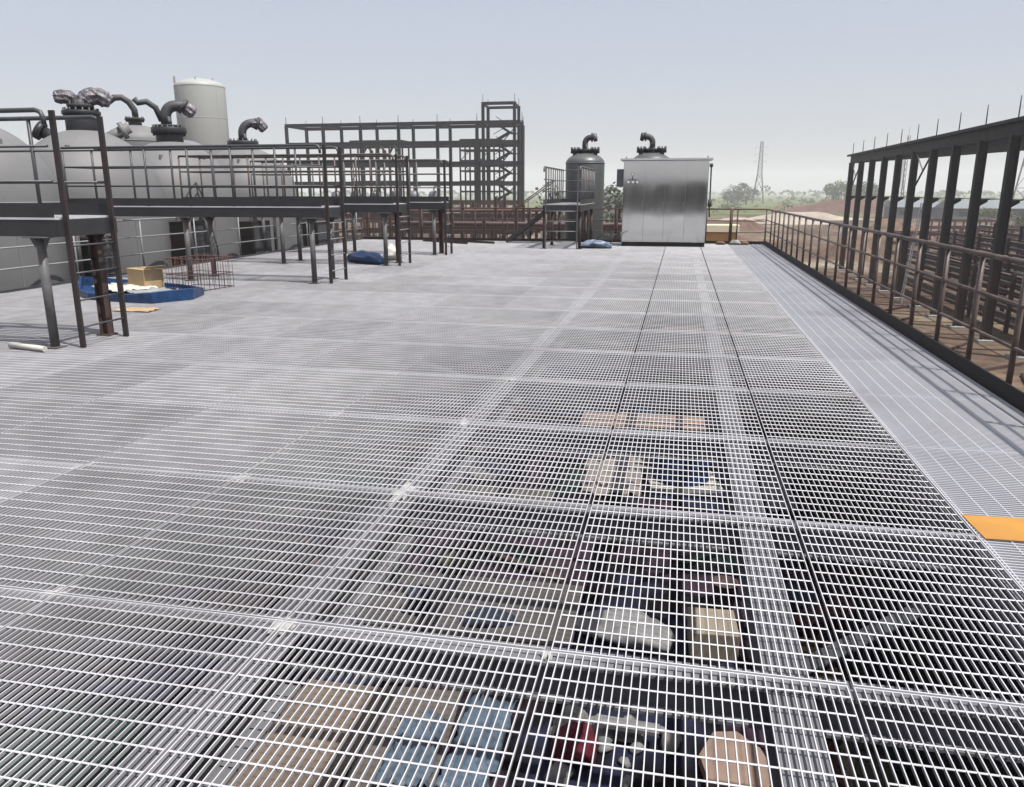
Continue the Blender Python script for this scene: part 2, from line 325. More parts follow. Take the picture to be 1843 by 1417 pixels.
# edge boards
tag(MB().bar((XR+.012, -9, -.07), (XR+.012, YE+.02, -.07), .016, .42).build('edge_board', EDGEM), 'black steel edge board along the foot of the right railing', 'edge board')
tag(MB().bar((XL, YE+.012, -.09), (XR+.0, YE+.012, -.09), .014, .36, (0, 0, 1)).build('edge_board', EDGEM), 'black steel edge board along the far end of the deck', 'edge board')
tag(MB().bar((XL-.012, 0, -.1), (XL-.012, YE, -.1), .014, .28).build('edge_board', SLATE), 'grey edge board along the left side of the deck by the tanks', 'edge board')

# ---------------------------------------------------------------- railings
def railing(name, p, q, posts, hs, label, m, pr=.024, rr=.017, tr=.025, cat='railing', base=-.1):
    p = Vector(p); q = Vector(q); d = (q-p).normalized(); root = empty(name, p, label, cat)
    L = (q-p).length; rz = Vector((0, 0, 0))
    b = MB().tube((0, 0, hs[0]), d*L+Vector((0, 0, hs[0])), tr, 12); b.build('top_rail', m, root)
    for h in hs[1:]: MB().tube((0, 0, h), d*L+Vector((0, 0, h)), rr, 8).build('middle_rail', m, root)
    pm = MB().tube((0, 0, base), (0, 0, hs[0]-tr*.6), pr, 10).mesh('post', m)
    for s in posts:
        o = bpy.data.objects.new('post', pm); COL.objects.link(o); o.parent = root; o.location = d*s
        o.rotation_euler = (rj.uniform(-.006, .006), rj.uniform(-.006, .006), rj.uniform(0, 3))
    return root
XRR = 2.70
railing('railing', (XRR, .2, 0), (XRR, YE+.03, 0), [6.98+.97*k-.2 for k in range(-6, 20)]+[26.8], (1.1, .765, .42), 'rusty brown steel railing running along the right edge of the deck', RAILM)
railing('railing', (XRR-.03, YE+.035, 0), (XL, YE+.035, 0), [.86+.97*k for k in range(14)], (1.1, .73, .36), 'rusty brown steel railing across the far end of the deck', RUST, .022, .015, .022)
railing('railing', (XL-.035, 5, 0), (XL-.035, YE, 0), [.3+1.93*k for k in range(12)], (1.08, .73, .38), 'pale grey thin railing along the left edge before the tanks', RAILL, .018, .014, .018)

# ---------------------------------------------------------------- access platforms
def platform(Y0, Y1, Xr, Xl, label, zt=1.37, body=DARKS, post=POSTG, rail=SLATE, lad=(LADM, SLATE), sup=(-.25, -2.8, -5.2), hoop=False, pp=.92, rz=0, loc=None, brown=None):
    root = empty('access_platform', (Xr, Y0, 0), label, 'platform', 'elevated access platforms by the tanks', rz)
    if loc: root.location = loc
    W = Y1-Y0; L = Xl-Xr     # local frame: x from 0 to L (negative), y 0..W
    h = zt+1.08
    b = MB(); b.bar((0, 0, zt-.095), (L, 0, zt-.095), .05, .17); b.bar((0, W, zt-.095), (L, W, zt-.095), .05, .17)
    b.bar((.02, -.03, zt-.095), (.02, W+.03, zt-.095), .03, .168); b.bar((L-.02, -.03, zt-.095), (L-.02, W+.03, zt-.095), .03, .168)
    n = int(abs(L)/1.2)
    for k in range(1, n): b.bar((L*k/n, .03, zt-.09), (L*k/n, W-.03, zt-.09), .05, .12)
    b.build('frame', body, root)
    # walking surface: small grating
    b = MB(); x = L+.02
    while x < -.01: b.box(x, .03, zt-.005, x+.006, W-.03, zt+.02); x += .05
    for k in range(int(W/.1)): b.box(L, .05+k*.1, zt+.006, -.01, .056+k*.1, zt+.018)
    b.box(L, -.03, zt-.006, 0, .028, zt+.012); b.box(L, W-.028, zt-.006, 0, W+.03, zt+.012)
    b.build('walkway_grating', GALV, root)
    b = MB(); b.box(L, -.024, zt+.016, -.02, -.017, zt+.15); b.box(L, W+.017, zt+.016, -.02, W+.024, zt+.15); b.box(L+.004, -.016, zt+.022, L+.011, W+.016, zt+.15)
    b.build('toe_board', body, root)
    for sy in (0, W):
        tops = MB(); e = 0 if not hoop else .0
        tops.path([(L, sy, h), (-.09, sy, h), (-.03, sy, h-.02), (-.006, sy, h-.07), (0, sy, h-.14)], .024, 10)
        tops.build('top_rail', rail, root)
        for hh in (zt+.38, zt+.73): MB().tube((L, sy, hh), (0, sy, hh), .014, 8).build('middle_rail', rail, root)
        k = 0; n = max(2, round(abs(L)/pp))
        for k in range(1, n+1):
            MB().tube((L*k/n, sy, zt-.16), (L*k/n, sy, h-.012), .021, 8).build('rail_post', rail, root)
    for hh in (h, zt+.38, zt+.73): MB().tube((L, 0, hh), (L, W, hh), .014, 8).build('end_rail', rail, root)
    # ladder
    ld = MB()
    for sy in (.06, W-.06): ld.bar((.05, sy, -.0), (.05, sy, h), .03, .058, (1, 0, 0)); ld.bar((.05, sy, zt-.05), (0, sy, zt-.05), .04, .01)
    lo = ld.build('ladder', lad[0], root)
    k = 0; z = .22
    while z < zt: 
        MB().tube((.05, .06, z), (.05, W-.06, z), .0105, 8).build('rung', lad[1], lo); z += .29
    for sx in sup:
        if sx < L: continue
        for j, sy in enumerate((.0, W)):
            mm = post if not (brown and sx == sup[0] and j == 1) else brown
            s = MB(); r = .048
            if mm is brown: s.ibeam((sx, sy, 0), (sx, sy, zt-.19), .11, .10, .01, (1, 0, 0))
            else: s.tube((sx, sy, 0), (sx, sy, zt-.19), r, 14)
            s.box(sx-.085, sy-.085, 0.002, sx+.085, sy+.085, .014)
            s.box(sx-.13, sy-.10, zt-.192, sx+.13, sy+.10, zt-.181)
            for a in (-1, 1):
                s.add([(sx+a*.03, sy-.005, zt-.193), (sx+a*.125, sy-.005, zt-.193), (sx+a*.03, sy-.005, zt-.36), (sx+a*.03, sy+.005, zt-.193), (sx+a*.125, sy+.005, zt-.193), (sx+a*.03, sy+.005, zt-.36)],
                      [(0,1,2),(5,4,3),(0,3,4,1),(1,4,5,2),(2,5,3,0)])
            s.build('support_post', mm, root)
    return root
platform(7.28, 8.10, -6.36, -11.9, 'nearest access platform with rusty ladder, at the left edge of the photo', brown=RUST)
platform(13.62, 14.42, -6.32, -11.6, 'access platform behind the blue tray and rebar cage, grey posts', lad=(LADM, RAILL))
platform(17.3, 18.15, -6.30, -11.6, 'brown-railed access platform beside the small blue tarp', rail=RAILM, lad=(LADM, RAILL), brown=RUST)
platform(20.55, 21.2, -6.15, -11.6, 'farthest access platform of the left row, in front of the stair tower', lad=(LADM, RAILL), rail=POSTG, brown=RUST)
platform(0, 1.06, 0, -3.9, 'short access platform in front of the grey tank left of the steel cabinet', zt=1.27, rail=POSTG, sup=(-.1, -1.6, -3.2), pp=.45, rz=R(-90), loc=(-3.96, 23.6, 0), post=RUST, lad=(POSTG, RAILL))
# small stair beside it
st = empty('steel_stair', (-4.1, 26.1, 0), 'dark steel stair slanting down left from the short platform', 'stair')
b = MB()
for sy in (0, .55): b.bar((0, sy, 1.2), (-1.55, sy, .03), .03, .12)
b.build('stringer', DARKS, st)
for k in range(6): MB().box(-.25-.22*k-.1, .02, 1.0-.165*k, -.25-.22*k+.1, .53, 1.02-.165*k).build('tread', DARKS, st)
for sy in (0, .55): MB().path([(0, sy, 2.0), (-1.55, sy, .9), (-1.6, sy, .8)], .018, 8).build('handrail', RUST, st)
for sx in (0, -.8, -1.5): MB().tube((sx, 0, 1.15+sx*.75), (sx, 0, 1.98+sx*.71), .015, 8).build('rail_post', RUST, st)

# ---------------------------------------------------------------- tanks
def disc(b, x, y, z0, z1, r, bolts=0, n=32):
    b.lathe([(r*.98, z0), (r, z0+.01), (r, z1-.01), (r*.98, z1)], (x, y, 0), n)
    for k in range(bolts):
        a = 2*math.pi*k/bolts; b.tube((x+math.cos(a)*r*.87, y+math.sin(a)*r*.87, z0-.06), (x+math.cos(a)*r*.87, y+math.sin(a)*r*.87, z1+.06), .022, 6)
def arc(p, d1, d2, r, n=8):
    p = Vector(p); d1 = Vector(d1).normalized(); d2 = Vector(d2).normalized(); c = p+d2*r
    return [c - d2*r*math.cos(t*math.pi/2/n)+d1*r*math.sin(t*math.pi/2/n) for t in range(n+1)]
# view-plane right direction for elbows seen from the deck
def tank(x, y, Rr, ztop, hd, m, label, zb=GZ, name='storage_tank'):
    root = empty(name, (x, y, zb), label, 'tank', 'pressure tanks around the deck')
    prof = [(Rr, 0), (Rr, ztop-hd-zb)]
    for i in range(1, 15):
        a = i/14*math.pi/2; prof.append((max(.02, Rr*math.cos(a)), ztop-hd-zb+hd*math.sin(a)))
    MB().lathe(prof, (0, 0, 0), 64).build('shell', m, root)
    b = MB(); 
    for zz in (ztop-hd-zb,): b.lathe([(Rr+.002, zz-.02), (Rr+.012, zz-.012), (Rr+.012, zz+.012), (Rr+.0, zz+.02)], (0, 0, 0), 64)
    b.build('weld_seam', m, root)
    if Rr > 1.4:
        b = MB()
        for a in (-.35, .9, -1.7): b.bar((math.cos(a)*(Rr+.001), math.sin(a)*(Rr+.001), .2), (math.cos(a)*(Rr+.001), math.sin(a)*(Rr+.001), ztop-hd-zb), .02, .014, (math.cos(a), math.sin(a), 0))
        b.lathe([(Rr+.002, ztop-hd-zb-2.02), (Rr+.011, ztop-hd-zb-2.01), (Rr+.011, ztop-hd-zb-1.99), (Rr, ztop-hd-zb-1.98)], (0, 0, 0), 64)
        b.build('plate_seam', m, root)
        for a in (-.2, -1.2): MB().box(Rr*.72*math.cos(a)-.02, Rr*.72*math.sin(a)-.05, ztop-hd-zb+hd*.62, Rr*.72*math.cos(a)+.02, Rr*.72*math.sin(a)+.05, ztop-hd-zb+hd*.62+.18).build('lifting_lug', m, root)
    return root
# first tank, valve wrapped in foil
H = -GZ
t1 = tank(-13.0, 16.0, 1.52, 2.98, 1.5, TANKM, 'big grey domed tank with purple foil-wrapped valve, behind the nearest platform')
b = MB(); disc(b, 0, 0, H+2.86, H+3.28, .34); disc(b, 0, 0, H+3.28, H+3.36, .39, 16); b.build('manhole_flange', FLANGE, t1)
b = MB(); b.tube((0, 0, H+3.36), (0, 0, H+3.6), .17, 16); disc(b, 0, 0, H+3.44, H+3.5, .27, 10)
b.path([(0, 0, H+3.52), (.12, .08, H+3.64), (.34, .2, H+3.66), (.48, .29, H+3.58)], .14, 14); b.path([(0, 0, H+3.54), (-.15, -.1, H+3.64), (-.34, -.2, H+3.64)], .11, 12)
b.build('valve', PIPED, t1)
def foil(pts, r, parent, seed=1):
    # plastic film bound round an open pipe end, creased
    rnd = random.Random(seed); P = [Vector(p) for p in pts]; Q = []
    for i in range(len(P)-1):
        for k in range(5): Q.append(P[i].lerp(P[i+1], k/5))
    Q.append(P[-1]); n = 18; vs = []; fs = []; L_ = len(Q)-1
    for i, p in enumerate(Q):
        d = (Q[min(i+1, L_)]-Q[max(i-1, 0)]).normalized(); a = d.orthogonal().normalized() if i == 0 else (a-d*a.dot(d)).normalized(); b_ = d.cross(a)
        t = i/L_; rr = r*(1.12 if t > .25 else .95+.17*t/.25)*(1 if t < .93 else .75)
        for j in range(n):
            an = 2*math.pi*j/n; q = rr*(1+(.13 if j % 2 else -.05)*rnd.uniform(.2, 1)+rnd.uniform(-.05, .05)); vs.append(p+(a*math.cos(an)+b_*math.sin(an))*q+d*rnd.uniform(-.01, .01))
    for i in range(L_):
        for j in range(n): j2 = (j+1) % n; fs += [(i*n+j, i*n+j2, (i+1)*n+j2), (i*n+j, (i+1)*n+j2, (i+1)*n+j)]
    fs += [tuple(range(n))[::-1], tuple(L_*n+j for j in range(n))]
    return MB().add(vs, fs).build('foil_wrap', FOIL, parent)
foil([(.05, .03, H+3.56), (.16, .1, H+3.66), (.34, .2, H+3.68), (.52, .31, H+3.56)], .155, t1, 3)
foil([(-.1, -.07, H+3.6), (-.2, -.13, H+3.65), (-.42, -.25, H+3.64)], .12, t1, 4)
b = MB(); b.tube((-.15, -.2, H+2.6), (-.75, -.45, H+2.95), .13, 14); b.tube((-.68, -.42, H+2.9), (-.78, -.47, H+2.97), .2, 16); b.build('side_nozzle', FLANGE, t1)
b = MB(); b.tube((.2, .2, H+2.7), (.75, .55, H+3.05), .12, 14); b.tube((.6, .45, H+2.96), (.68, .5, H+3.0), .19, 16); b.build('side_nozzle', TANKM, t1)
t2 = tank(-13.0, 19.1, 1.5, 2.92, 1.5, TANKM, 'grey domed tank with two curved pipes, second behind the platforms')
b = MB(); disc(b, 0, 0, H+2.82, H+3.10, .33); disc(b, 0, 0, H+3.10, H+3.24, .43, 18); disc(b, 0, 0, H+3.25, H+3.3, .36); b.build('manhole_flange', FLANGE, t2)
u = Vector((.82, .57, 0))
b = MB(); c0 = Vector((-.05, 0, H+3.3)); b.path([c0, c0+Vector((0, 0, .22))]+arc(c0+Vector((0, 0, .22)), (0, 0, 1), u, .26)+[c0+u*.42+Vector((0, 0, .49)), c0+u*.62+Vector((0, 0, .36))], .135, 16)
b.tube(c0+u*.40+Vector((0, 0, .5)), c0+u*.47+Vector((0, 0, .45)), .2, 16); b.build('elbow_pipe', PIPED, t2)
b = MB(); b.path([c0-u*.1+Vector((0, 0, .1)), c0-u*.22+Vector((0, 0, .42)), c0-u*.42+Vector((0, 0, .56)), c0-u*.62+Vector((0, 0, .52)), c0-u*.7+Vector((0, 0, .62))], .075, 12); b.build('vent_pipe', PIPED, t2)
foil([(-.05+u.x*.46, u.y*.46, H+3.77), (-.05+u.x*.7, u.y*.7, H+3.6)], .14, t2, 6)
t3 = tank(-13.0, 22.7, 1.5, 2.95, 1.5, TANKM, 'grey domed tank with one hooked pipe, third behind the platforms')
b = MB(); disc(b, 0, 0, H+2.86, H+2.98, .36); disc(b, 0, 0, H+2.99, H+3.12, .45, 18); b.build('manhole_flange', FLANGE, t3)
c0 = Vector((0, 0, H+3.12)); b = MB(); b.path([c0, c0+Vector((0, 0, .22))]+arc(c0+Vector((0, 0, .22)), (0, 0, 1), u, .3)+[c0+u*.5+Vector((0, 0, .5)), c0+u*.62+Vector((0, 0, .34))], .12, 16)
b.tube(c0+u*.42+Vector((0, 0, .53)), c0+u*.5+Vector((0, 0, .5)), .19, 16); b.build('elbow_pipe', PIPED, t3)
foil([(.24, .17, H+3.63), (.42, .3, H+3.64), (.55, .39, H+3.45)], .13, t3, 5)
t0 = tank(-13.0, 12.75, 1.52, 2.95, 1.5, TANKM, 'pale grey domed tank cut by the left edge of the photo')
# second row behind
t5 = tank(-20.9, 28.6, 1.18, 4.15, .62, TANKM, 'grey flat-domed tank with thin pipe curving left, in the row behind')
b = MB(); disc(b, 0, 0, H+4.1, H+4.32, .24); disc(b, 0, 0, H+4.32, H+4.4, .36, 12); b.build('manhole_flange', FLANGE, t5)
c0 = Vector((.05, 0, H+4.4)); b = MB(); b.path([c0, c0+Vector((-.02, 0, .3)), c0-u*.18+Vector((0, 0, .58)), c0-u*.42+Vector((0, 0, .74)), c0-u*.68+Vector((0, 0, .72)), c0-u*.86+Vector((0, 0, .58)), c0-u*.98+Vector((0, 0, .6))], .12, 14)
b.tube(c0-u*.95+Vector((0, 0, .52)), c0-u*1.0+Vector((0, 0, .66)), .17, 14); b.build('vent_pipe', PIPED, t5)
t6 = tank(-21.6, 32.6, 1.1, 3.85, .6, TANKM, 'grey tank whose dome just shows right of the two curved pipes')
t7 = tank(-31.95, 50.8, 1.62, 8.95, .55, TANKW, 'tall pale green-grey cylindrical tank towering behind the others', name='tall_tank')
MB().box(-1.25, -1.0, H+8.55, -1.13, -.9, H+9.0).build('lifting_lug', TANKW, t7)
# tanks beyond the far end
def end_tank(x, y, Rr, s, label):
    t = tank(x, y, Rr, 2.98, .36, TANKD, label)
    b = MB(); disc(b, 0, 0, H+2.93, H+3.03, .22); disc(b, 0, 0, H+3.03, H+3.10, .30, 10)
    b.build('manhole_flange', FLANGE, t)
    for sx in (-1, 1):
        b = MB(); disc(b, sx*.36, -.1, H+2.86, H+3.02, .08); disc(b, sx*.36, -.1, H+3.02, H+3.11, .15, 8); b.build('nozzle', FLANGE, t)
    c0 = Vector((-.02*s, 0, H+3.08)); uu = Vector((s, 0, 0)); b = MB(); b.path([c0, c0+Vector((0, 0, .22))]+arc(c0+Vector((0, 0, .22)), (0, 0, 1), uu, .2)+[c0+uu*.32+Vector((0, 0, .42))], .10, 14)
    b.tube(c0+uu*.22+Vector((0, 0, .42)), c0+uu*.27+Vector((0, 0, .42)), .15, 14); b.build('elbow_pipe', PIPED, t)
    b = MB(); b.tube(c0+uu*.3+Vector((0, 0, .41)), c0+uu*.42+Vector((0, 0, .43)), .15, 12, .13); b.build('foil_wrap' if s > 0 else 'flange_cover', FOIL if s > 0 else FLANGE, t)
    return t
end_tank(-3.42, 29.2, .69, 1, 'dark grey upright tank standing left of the steel cabinet')
end_tank(-1.1, 29.2, .69, -1, 'dark grey tank mostly hidden behind the steel cabinet')
# dark low pump building between and behind the tanks
sh = empty('pump_house', (-17, 20, GZ), 'dark low pump house wall showing between the big grey tanks', 'building')
MB().box(-1.5, -14, 0, 1.2, 13, 6.6).build('wall', SLATE, sh); MB().box(-1.7, -14.2, 6.603, 1.4, 13.2, 6.75).build('roof', DARKS, sh)
for k in range(5): MB().box(1.203, -11+5*k, 3.6, 1.24, -9.2+5*k, 5.6).build('louvre', EDGEM, sh)
# ducts / control boxes between deck and tanks
for i, (y, z0, z1, wd) in enumerate(((14.3, -.6, .75, .9), (17.6, -.6, .95, .7), (20.7, -.6, .85, 1.0), (24.8, -.4, .7, 1.2))):
    r_ = empty('control_box', (-11.75, y, GZ), 'dark steel control box on a stand beside the %s gap between tanks' % ORD[i], 'control box', 'control boxes beside the tanks')
    MB().box(-.25, -wd/2, H+z0, .25, wd/2, H+z1).build('cabinet', EDGEM, r_, .01)
    b = MB(); 
    for sx in (-.2, .2):
        for sy in (-.3, .3): b.bar((sx, sy, 0), (sx, sy, H+z0-.002), .06, .06)
    b.build('stand', DARKS, r_)
    MB().box(.252, -wd/2+.08, H+z0+.1, .262, wd/2-.08, H+z1-.1).build('door', SLATE, r_)

# ---------------------------------------------------------------- steel cabinet
cb = empty('electrical_cabinet', (-.5, 25.2, 0), 'big brushed stainless steel cabinet standing at the far end of the deck', 'cabinet')
MB().box(-1.27, 0, .13, 1.27, .95, 2.56).build('body', STEEL, cb, .012)
MB().box(-1.26, .01, .004, 1.26, .94, .129).build('plinth', EDGEM, cb)
MB().box(-1.37, -.09, 2.562, 1.37, 1.05, 2.625).build('roof', STEEL, cb, .008)
MB().box(-.85, -.012, .2, 1.2, -.001, 2.5)  # flush doors drawn as separate thin leaves
for k in range(4):
    x0 = -1.235+.6185*k; MB().box(x0, -.014, .165, x0+.611, -.001, 2.52).build('door', STEEL, cb, .004)
GLASS = mat('dial_glass', (.03, .03, .035), .15, 0); DIALW = mat('dial_face', (.8, .8, .78), .4)
for i, (x, z) in enumerate(((-1.11, 1.93), (-.97, 1.93), (-.84, 1.93), (-.985, 2.16))):
    r_ = .055 if i < 3 else .045
    d = MB().tube((x, -.02, z), (x, -.045, z), r_, 20).build('gauge', FLANGE, cb); MB().tube((x, -.046, z), (x, -.049, z), r_*.72, 20).build('dial', DIALW, d)
    MB().bar((x-.02, -.0505, z-.015), (x+.018, -.0505, z+.022), .008, .002, (0, 1, 0)).build('needle', GLASS, d)
b = MB().tube((-.985, -.035, 2.1), (-.985, -.035, 2.0), .014, 8); b.bar((-1.11, -.03, 2.0), (-.84, -.03, 2.0), .02, .02); b.build('gauge_pipe', FLANGE, cb)
MB().box(-1.49, .2, 1.8, -1.275, .75, 2.32).build('side_box', GREYP, cb, .03)
b = MB().path([(1.33, -.02, 2.42), (1.33, .0, 2.3), (1.345, .0, 1.3), (1.34, .02, 1.1), (1.36, .03, .9)], .022, 10); b.tube((1.33, -.02, 2.36), (1.33, -.02, 2.46), .05, 10); b.tube((1.345, 0, 1.42), (1.345, 0, 1.2), .055, 10); b.build('conduit', PIPED, cb)
for x in (-1.2, 1.22): MB().tube((x, .1, 2.626), (x, .1, 2.70), .02, 8).build('lifting_eye', STEEL, cb)
b = MB()
for k in range(4): b.box(-1.235+.6185*k+.56, -.03, 1.2, -1.235+.6185*k+.575, -.0145, 1.34)
b.build('handle', GREYP, cb)

# ---------------------------------------------------------------- things lying on the deck
def slab(name, pts, z0, z1, m, label, cat, jit=0, group=None, bevel=0):
    n = len(pts); b = MB(); b.add([(x, y, z0+random.uniform(0, jit)) for x, y in pts]+[(x, y, z1+random.uniform(-jit, jit)) for x, y in pts],
        [tuple(range(n))[::-1], tuple(range(n, 2*n))]+[(i, (i+1) % n, n+(i+1) % n, n+i) for i in range(n)])
    o = b.build(name, m, bevel=bevel); return tag(o, label, cat, group)
def sheet(name, pts, z, m, label, cat, amp=.02, seed=1, N=12, group=None):
    # crumpled four-cornered sheet with a little thickness
    rnd = random.Random(seed); A, B, C_, D = [Vector((*p, 0)) for p in pts]; vs = []; fs = []
    for j in range(N+1):
        for i in range(N+1):
            s, t = i/N, j/N; p = (A*(1-s)+B*s)*(1-t)+(D*(1-s)+C_*s)*t
            e = amp*.5; vs.append((p.x+rnd.uniform(-e, e), p.y+rnd.uniform(-e, e), z+abs(rnd.gauss(0, amp))+.004))
    for j in range(N):
        for i in range(N): a = j*(N+1)+i; fs.append((a, a+1, a+N+2, a+N+1))
    o = MB().add(vs, fs, True).build(name, m); so_ = o.modifiers.new('s', 'SOLIDIFY'); so_.thickness = .004; return tag(o, label, cat, group)
slab('steel_plate', [(1.525, 4.255), (1.86, 4.27), (2.3, 4.2), (2.3, 3.93), (1.74, 3.965), (1.54, 3.96)], .003, .007, YEL, 'orange-yellow painted steel plate lying on the grating at the right edge', 'steel plate')
# blue tray
tr = empty('blue_tray', (-9, 11.6, 0), 'long blue tarpaulin tray holding white sheets, left of the rebar cage', 'tray')
ring = [(-10.45, 12.3), (-9.6, 11.2), (-9.08, 10.8), (-8.35, 10.62), (-7.78, 10.58), (-7.45, 11.15), (-7.62, 11.7), (-8.5, 12.45), (-9.6, 12.7)]
hts = [.19, .10, .10, .11, .16, .17, .12, .07, .09]
b = MB(); cxr, cyr = -8.9, 11.6; n = len(ring); vs = []
for (x, y), hh in zip(ring, hts): vs += [(x+9, y-11.6, .004), (x+9, y-11.6, hh), (x+9+(cxr-x)*.05, y-11.6+(cyr-y)*.07, hh+.005), (x+9+(cxr-x)*.06, y-11.6+(cyr-y)*.09, .02)]
fs = []
for i in range(n):
    a, c_ = i*4, ((i+1) % n)*4
    for k in range(3): fs.append((a+k, c_+k, c_+k+1, a+k+1))
fs.append(tuple(i*4+3 for i in range(n))); b.add(vs, fs); b.build('tarpaulin', BLUE, tr)
sheet('white_sheet', [(-9.9, 11.9), (-8.9, 11.2), (-8.6, 11.9), (-9.5, 12.4)], .05, WHITEP, 'crumpled cream sheet lying in the left half of the blue tray', 'sheet', .025, 4)
sheet('white_sheet', [(-8.75, 11.2), (-8.0, 10.95), (-7.9, 11.5), (-8.5, 11.9)], .06, SHEETW, 'crumpled white sheet lying in the right half of the blue tray', 'sheet', .02, 5)
cbx = empty('cardboard_box', (-9.05, 12.2, 0), 'open brown cardboard box standing by the blue tray', 'box', rz=R(-25))
MB().box(-.27, -.18, .01, .27, .18, .36).build('carton', CARD, cbx, .004)
b = MB(); b.bar((-.27, 0, .365), (-.42, 0, .30), .36, .004); b.bar((.27, 0, .365), (.38, 0, .42), .34, .004); b.build('flap', CARD, cbx)
MB().box(-.28, -.025, .358, .28, .025, .3625).build('tape', PLY, cbx)
sheet('cardboard_sheet', [(-7.85, 9.75), (-7.25, 9.75), (-7.3, 10.1), (-7.8, 10.1)], .004, CARD, 'flat orange cardboard piece on the deck before the blue tray', 'cardboard', .01, 8)
# rebar cage
cg = empty('rebar_cage', (-8.15, 12.45, 0), 'rusty rebar cage standing on the deck right of the blue tray', 'rebar cage', rz=R(-8))
b = MB()
for z in (.03, .3, .6): b.path([(-.65, -.5, z), (.65, -.5, z), (.65, .5, z), (-.65, .5, z), (-.65, -.5, z)], .008, 6)
b.build('hoop', REBAR, cg); b = MB()
for k in range(13):
    x = -.65+1.3*k/12; 
    for y in (-.5, .5): b.tube((x, y, .01), (x+random.uniform(-.03, .03), y, .64), .006, 6)
for k in range(1, 6):
    for x in (-.65, .65): b.tube((x, -.5+k/6, .01), (x, -.5+k/6+random.uniform(-.02, .02), .62), .006, 6)
b.build('upright_bar', REBAR, cg)
cg.scale = (.60, .75, .9)
# plastic pipe
b = MB().path([(-7.06, 7.15, .035), (-6.8, 7.09, .036), (-6.52, 7.03, .034)], .03, 12); pp = tag(b.build('plastic_pipe', WHITEP), 'short cream plastic pipe lying at the foot of the nearest grey post', 'pipe')
# second blue bundle
bt = empty('tarp_bundle', (-7.3, 17.9, 0), 'small blue tarpaulin bundle on the deck beside the brown ladder', 'tarpaulin bundle', rz=R(-35))
def lump(L, W, Hh, seed, n=20, k=12):
    rnd = random.Random(seed); vs = []; fs = []; ph = [rnd.uniform(0, 6) for _ in range(6)]
    for i in range(k+1):
        t = i/k; s = math.sin(math.pi*(.06+.88*t))**.45
        for j in range(n):
            a = 2*math.pi*j/n; q = 1+.10*math.sin(3*a+ph[0]+t*5)+.07*math.sin(5*a+ph[1]-t*9)+rnd.uniform(-.04, .04)
            vs.append(((t-.5)*L, math.cos(a)*W/2*s*q, max(.004, (math.sin(a)*.5+.5)*Hh*s*q)))
    for i in range(k):
        for j in range(n): j2 = (j+1) % n; fs.append((i*n+j, i*n+j2, (i+1)*n+j2, (i+1)*n+j))
    fs += [tuple(range(n))[::-1], tuple(k*n+j for j in range(n))]
    return MB().add(vs, fs, True)
lump(1.35, .5, .26, 3).build('tarpaulin', BLUE, bt)
wb = lump(.4, .3, .36, 8); o = wb.build('white_sack', WHITEP); o.location = (-6.95, 18.75, 0); o.rotation_euler[2] = R(40); tag(o, 'cream sack standing behind the small blue tarpaulin bundle', 'sack')
for i, (p, q) in enumerate((((-8.6, 26.3, .03), (-6.7, 25.1, .03)), ((-8.0, 26.5, .03), (-5.9, 25.5, .03)))):
    b = MB(); b.bar(p, q, .08, .008, off=-.02); b.bar(p, q, .008, .08); tag(b.build('angle_iron', RUST), ['rusty angle iron on the deck before the far railing, the nearer one', 'rusty angle iron on the deck before the far railing, the farther one'][i], 'steel bar', 'loose angle irons')
bd = lump(.95, .5, .24, 12).build('tarp_bundle', mat('grey_blue_tarp', (.22, .27, .36), .5, 0, (.6, 7.), .8, 14, col2=(.04, .06, .10))); bd.location = (-2.45, 24.1, 0); tag(bd, 'mottled grey-blue tarpaulin bundle under the short platform left of the cabinet', 'tarpaulin bundle')
for i, (x, y, a) in enumerate(((-2.2, 24.3, .6), (-2.6, 24.5, -.5), (-2.1, 24.0, .1))):
    o = MB().path([(0, 0, .02), (.2, .05, .3), (.45, .0, .42)], .014, 6).build('bent_rod', FLANGE); o.location = (x, y, 0); o.rotation_euler[2] = a; tag(o, 'dark bent rod sticking out of the grey-blue bundle, %s of three' % ORD[i], 'rod', 'bent rods in the bundle')
for i, (x, y, s_) in enumerate(((1.3, 26.5, .12), (1.75, 26.55, .15), (2.05, 26.6, .11))):
    o = lump(s_*2.4, s_*1.6, s_, 30+i, 10, 6).build('rubble_lump', STONE if i == 1 else SOILB); o.location = (x, y, 0); tag(o, 'small lump of rubble by the far railing, %s right of the cabinet' % ORD[i], 'rubble', 'rubble lumps by the far railing')
o = MB().tube((1.6, 26.8, 0), (1.6, 26.8, 1.12), .05, 12).build('bollard', RUST); tag(o, 'thick rusty pipe post in the far railing right of the cabinet', 'post')
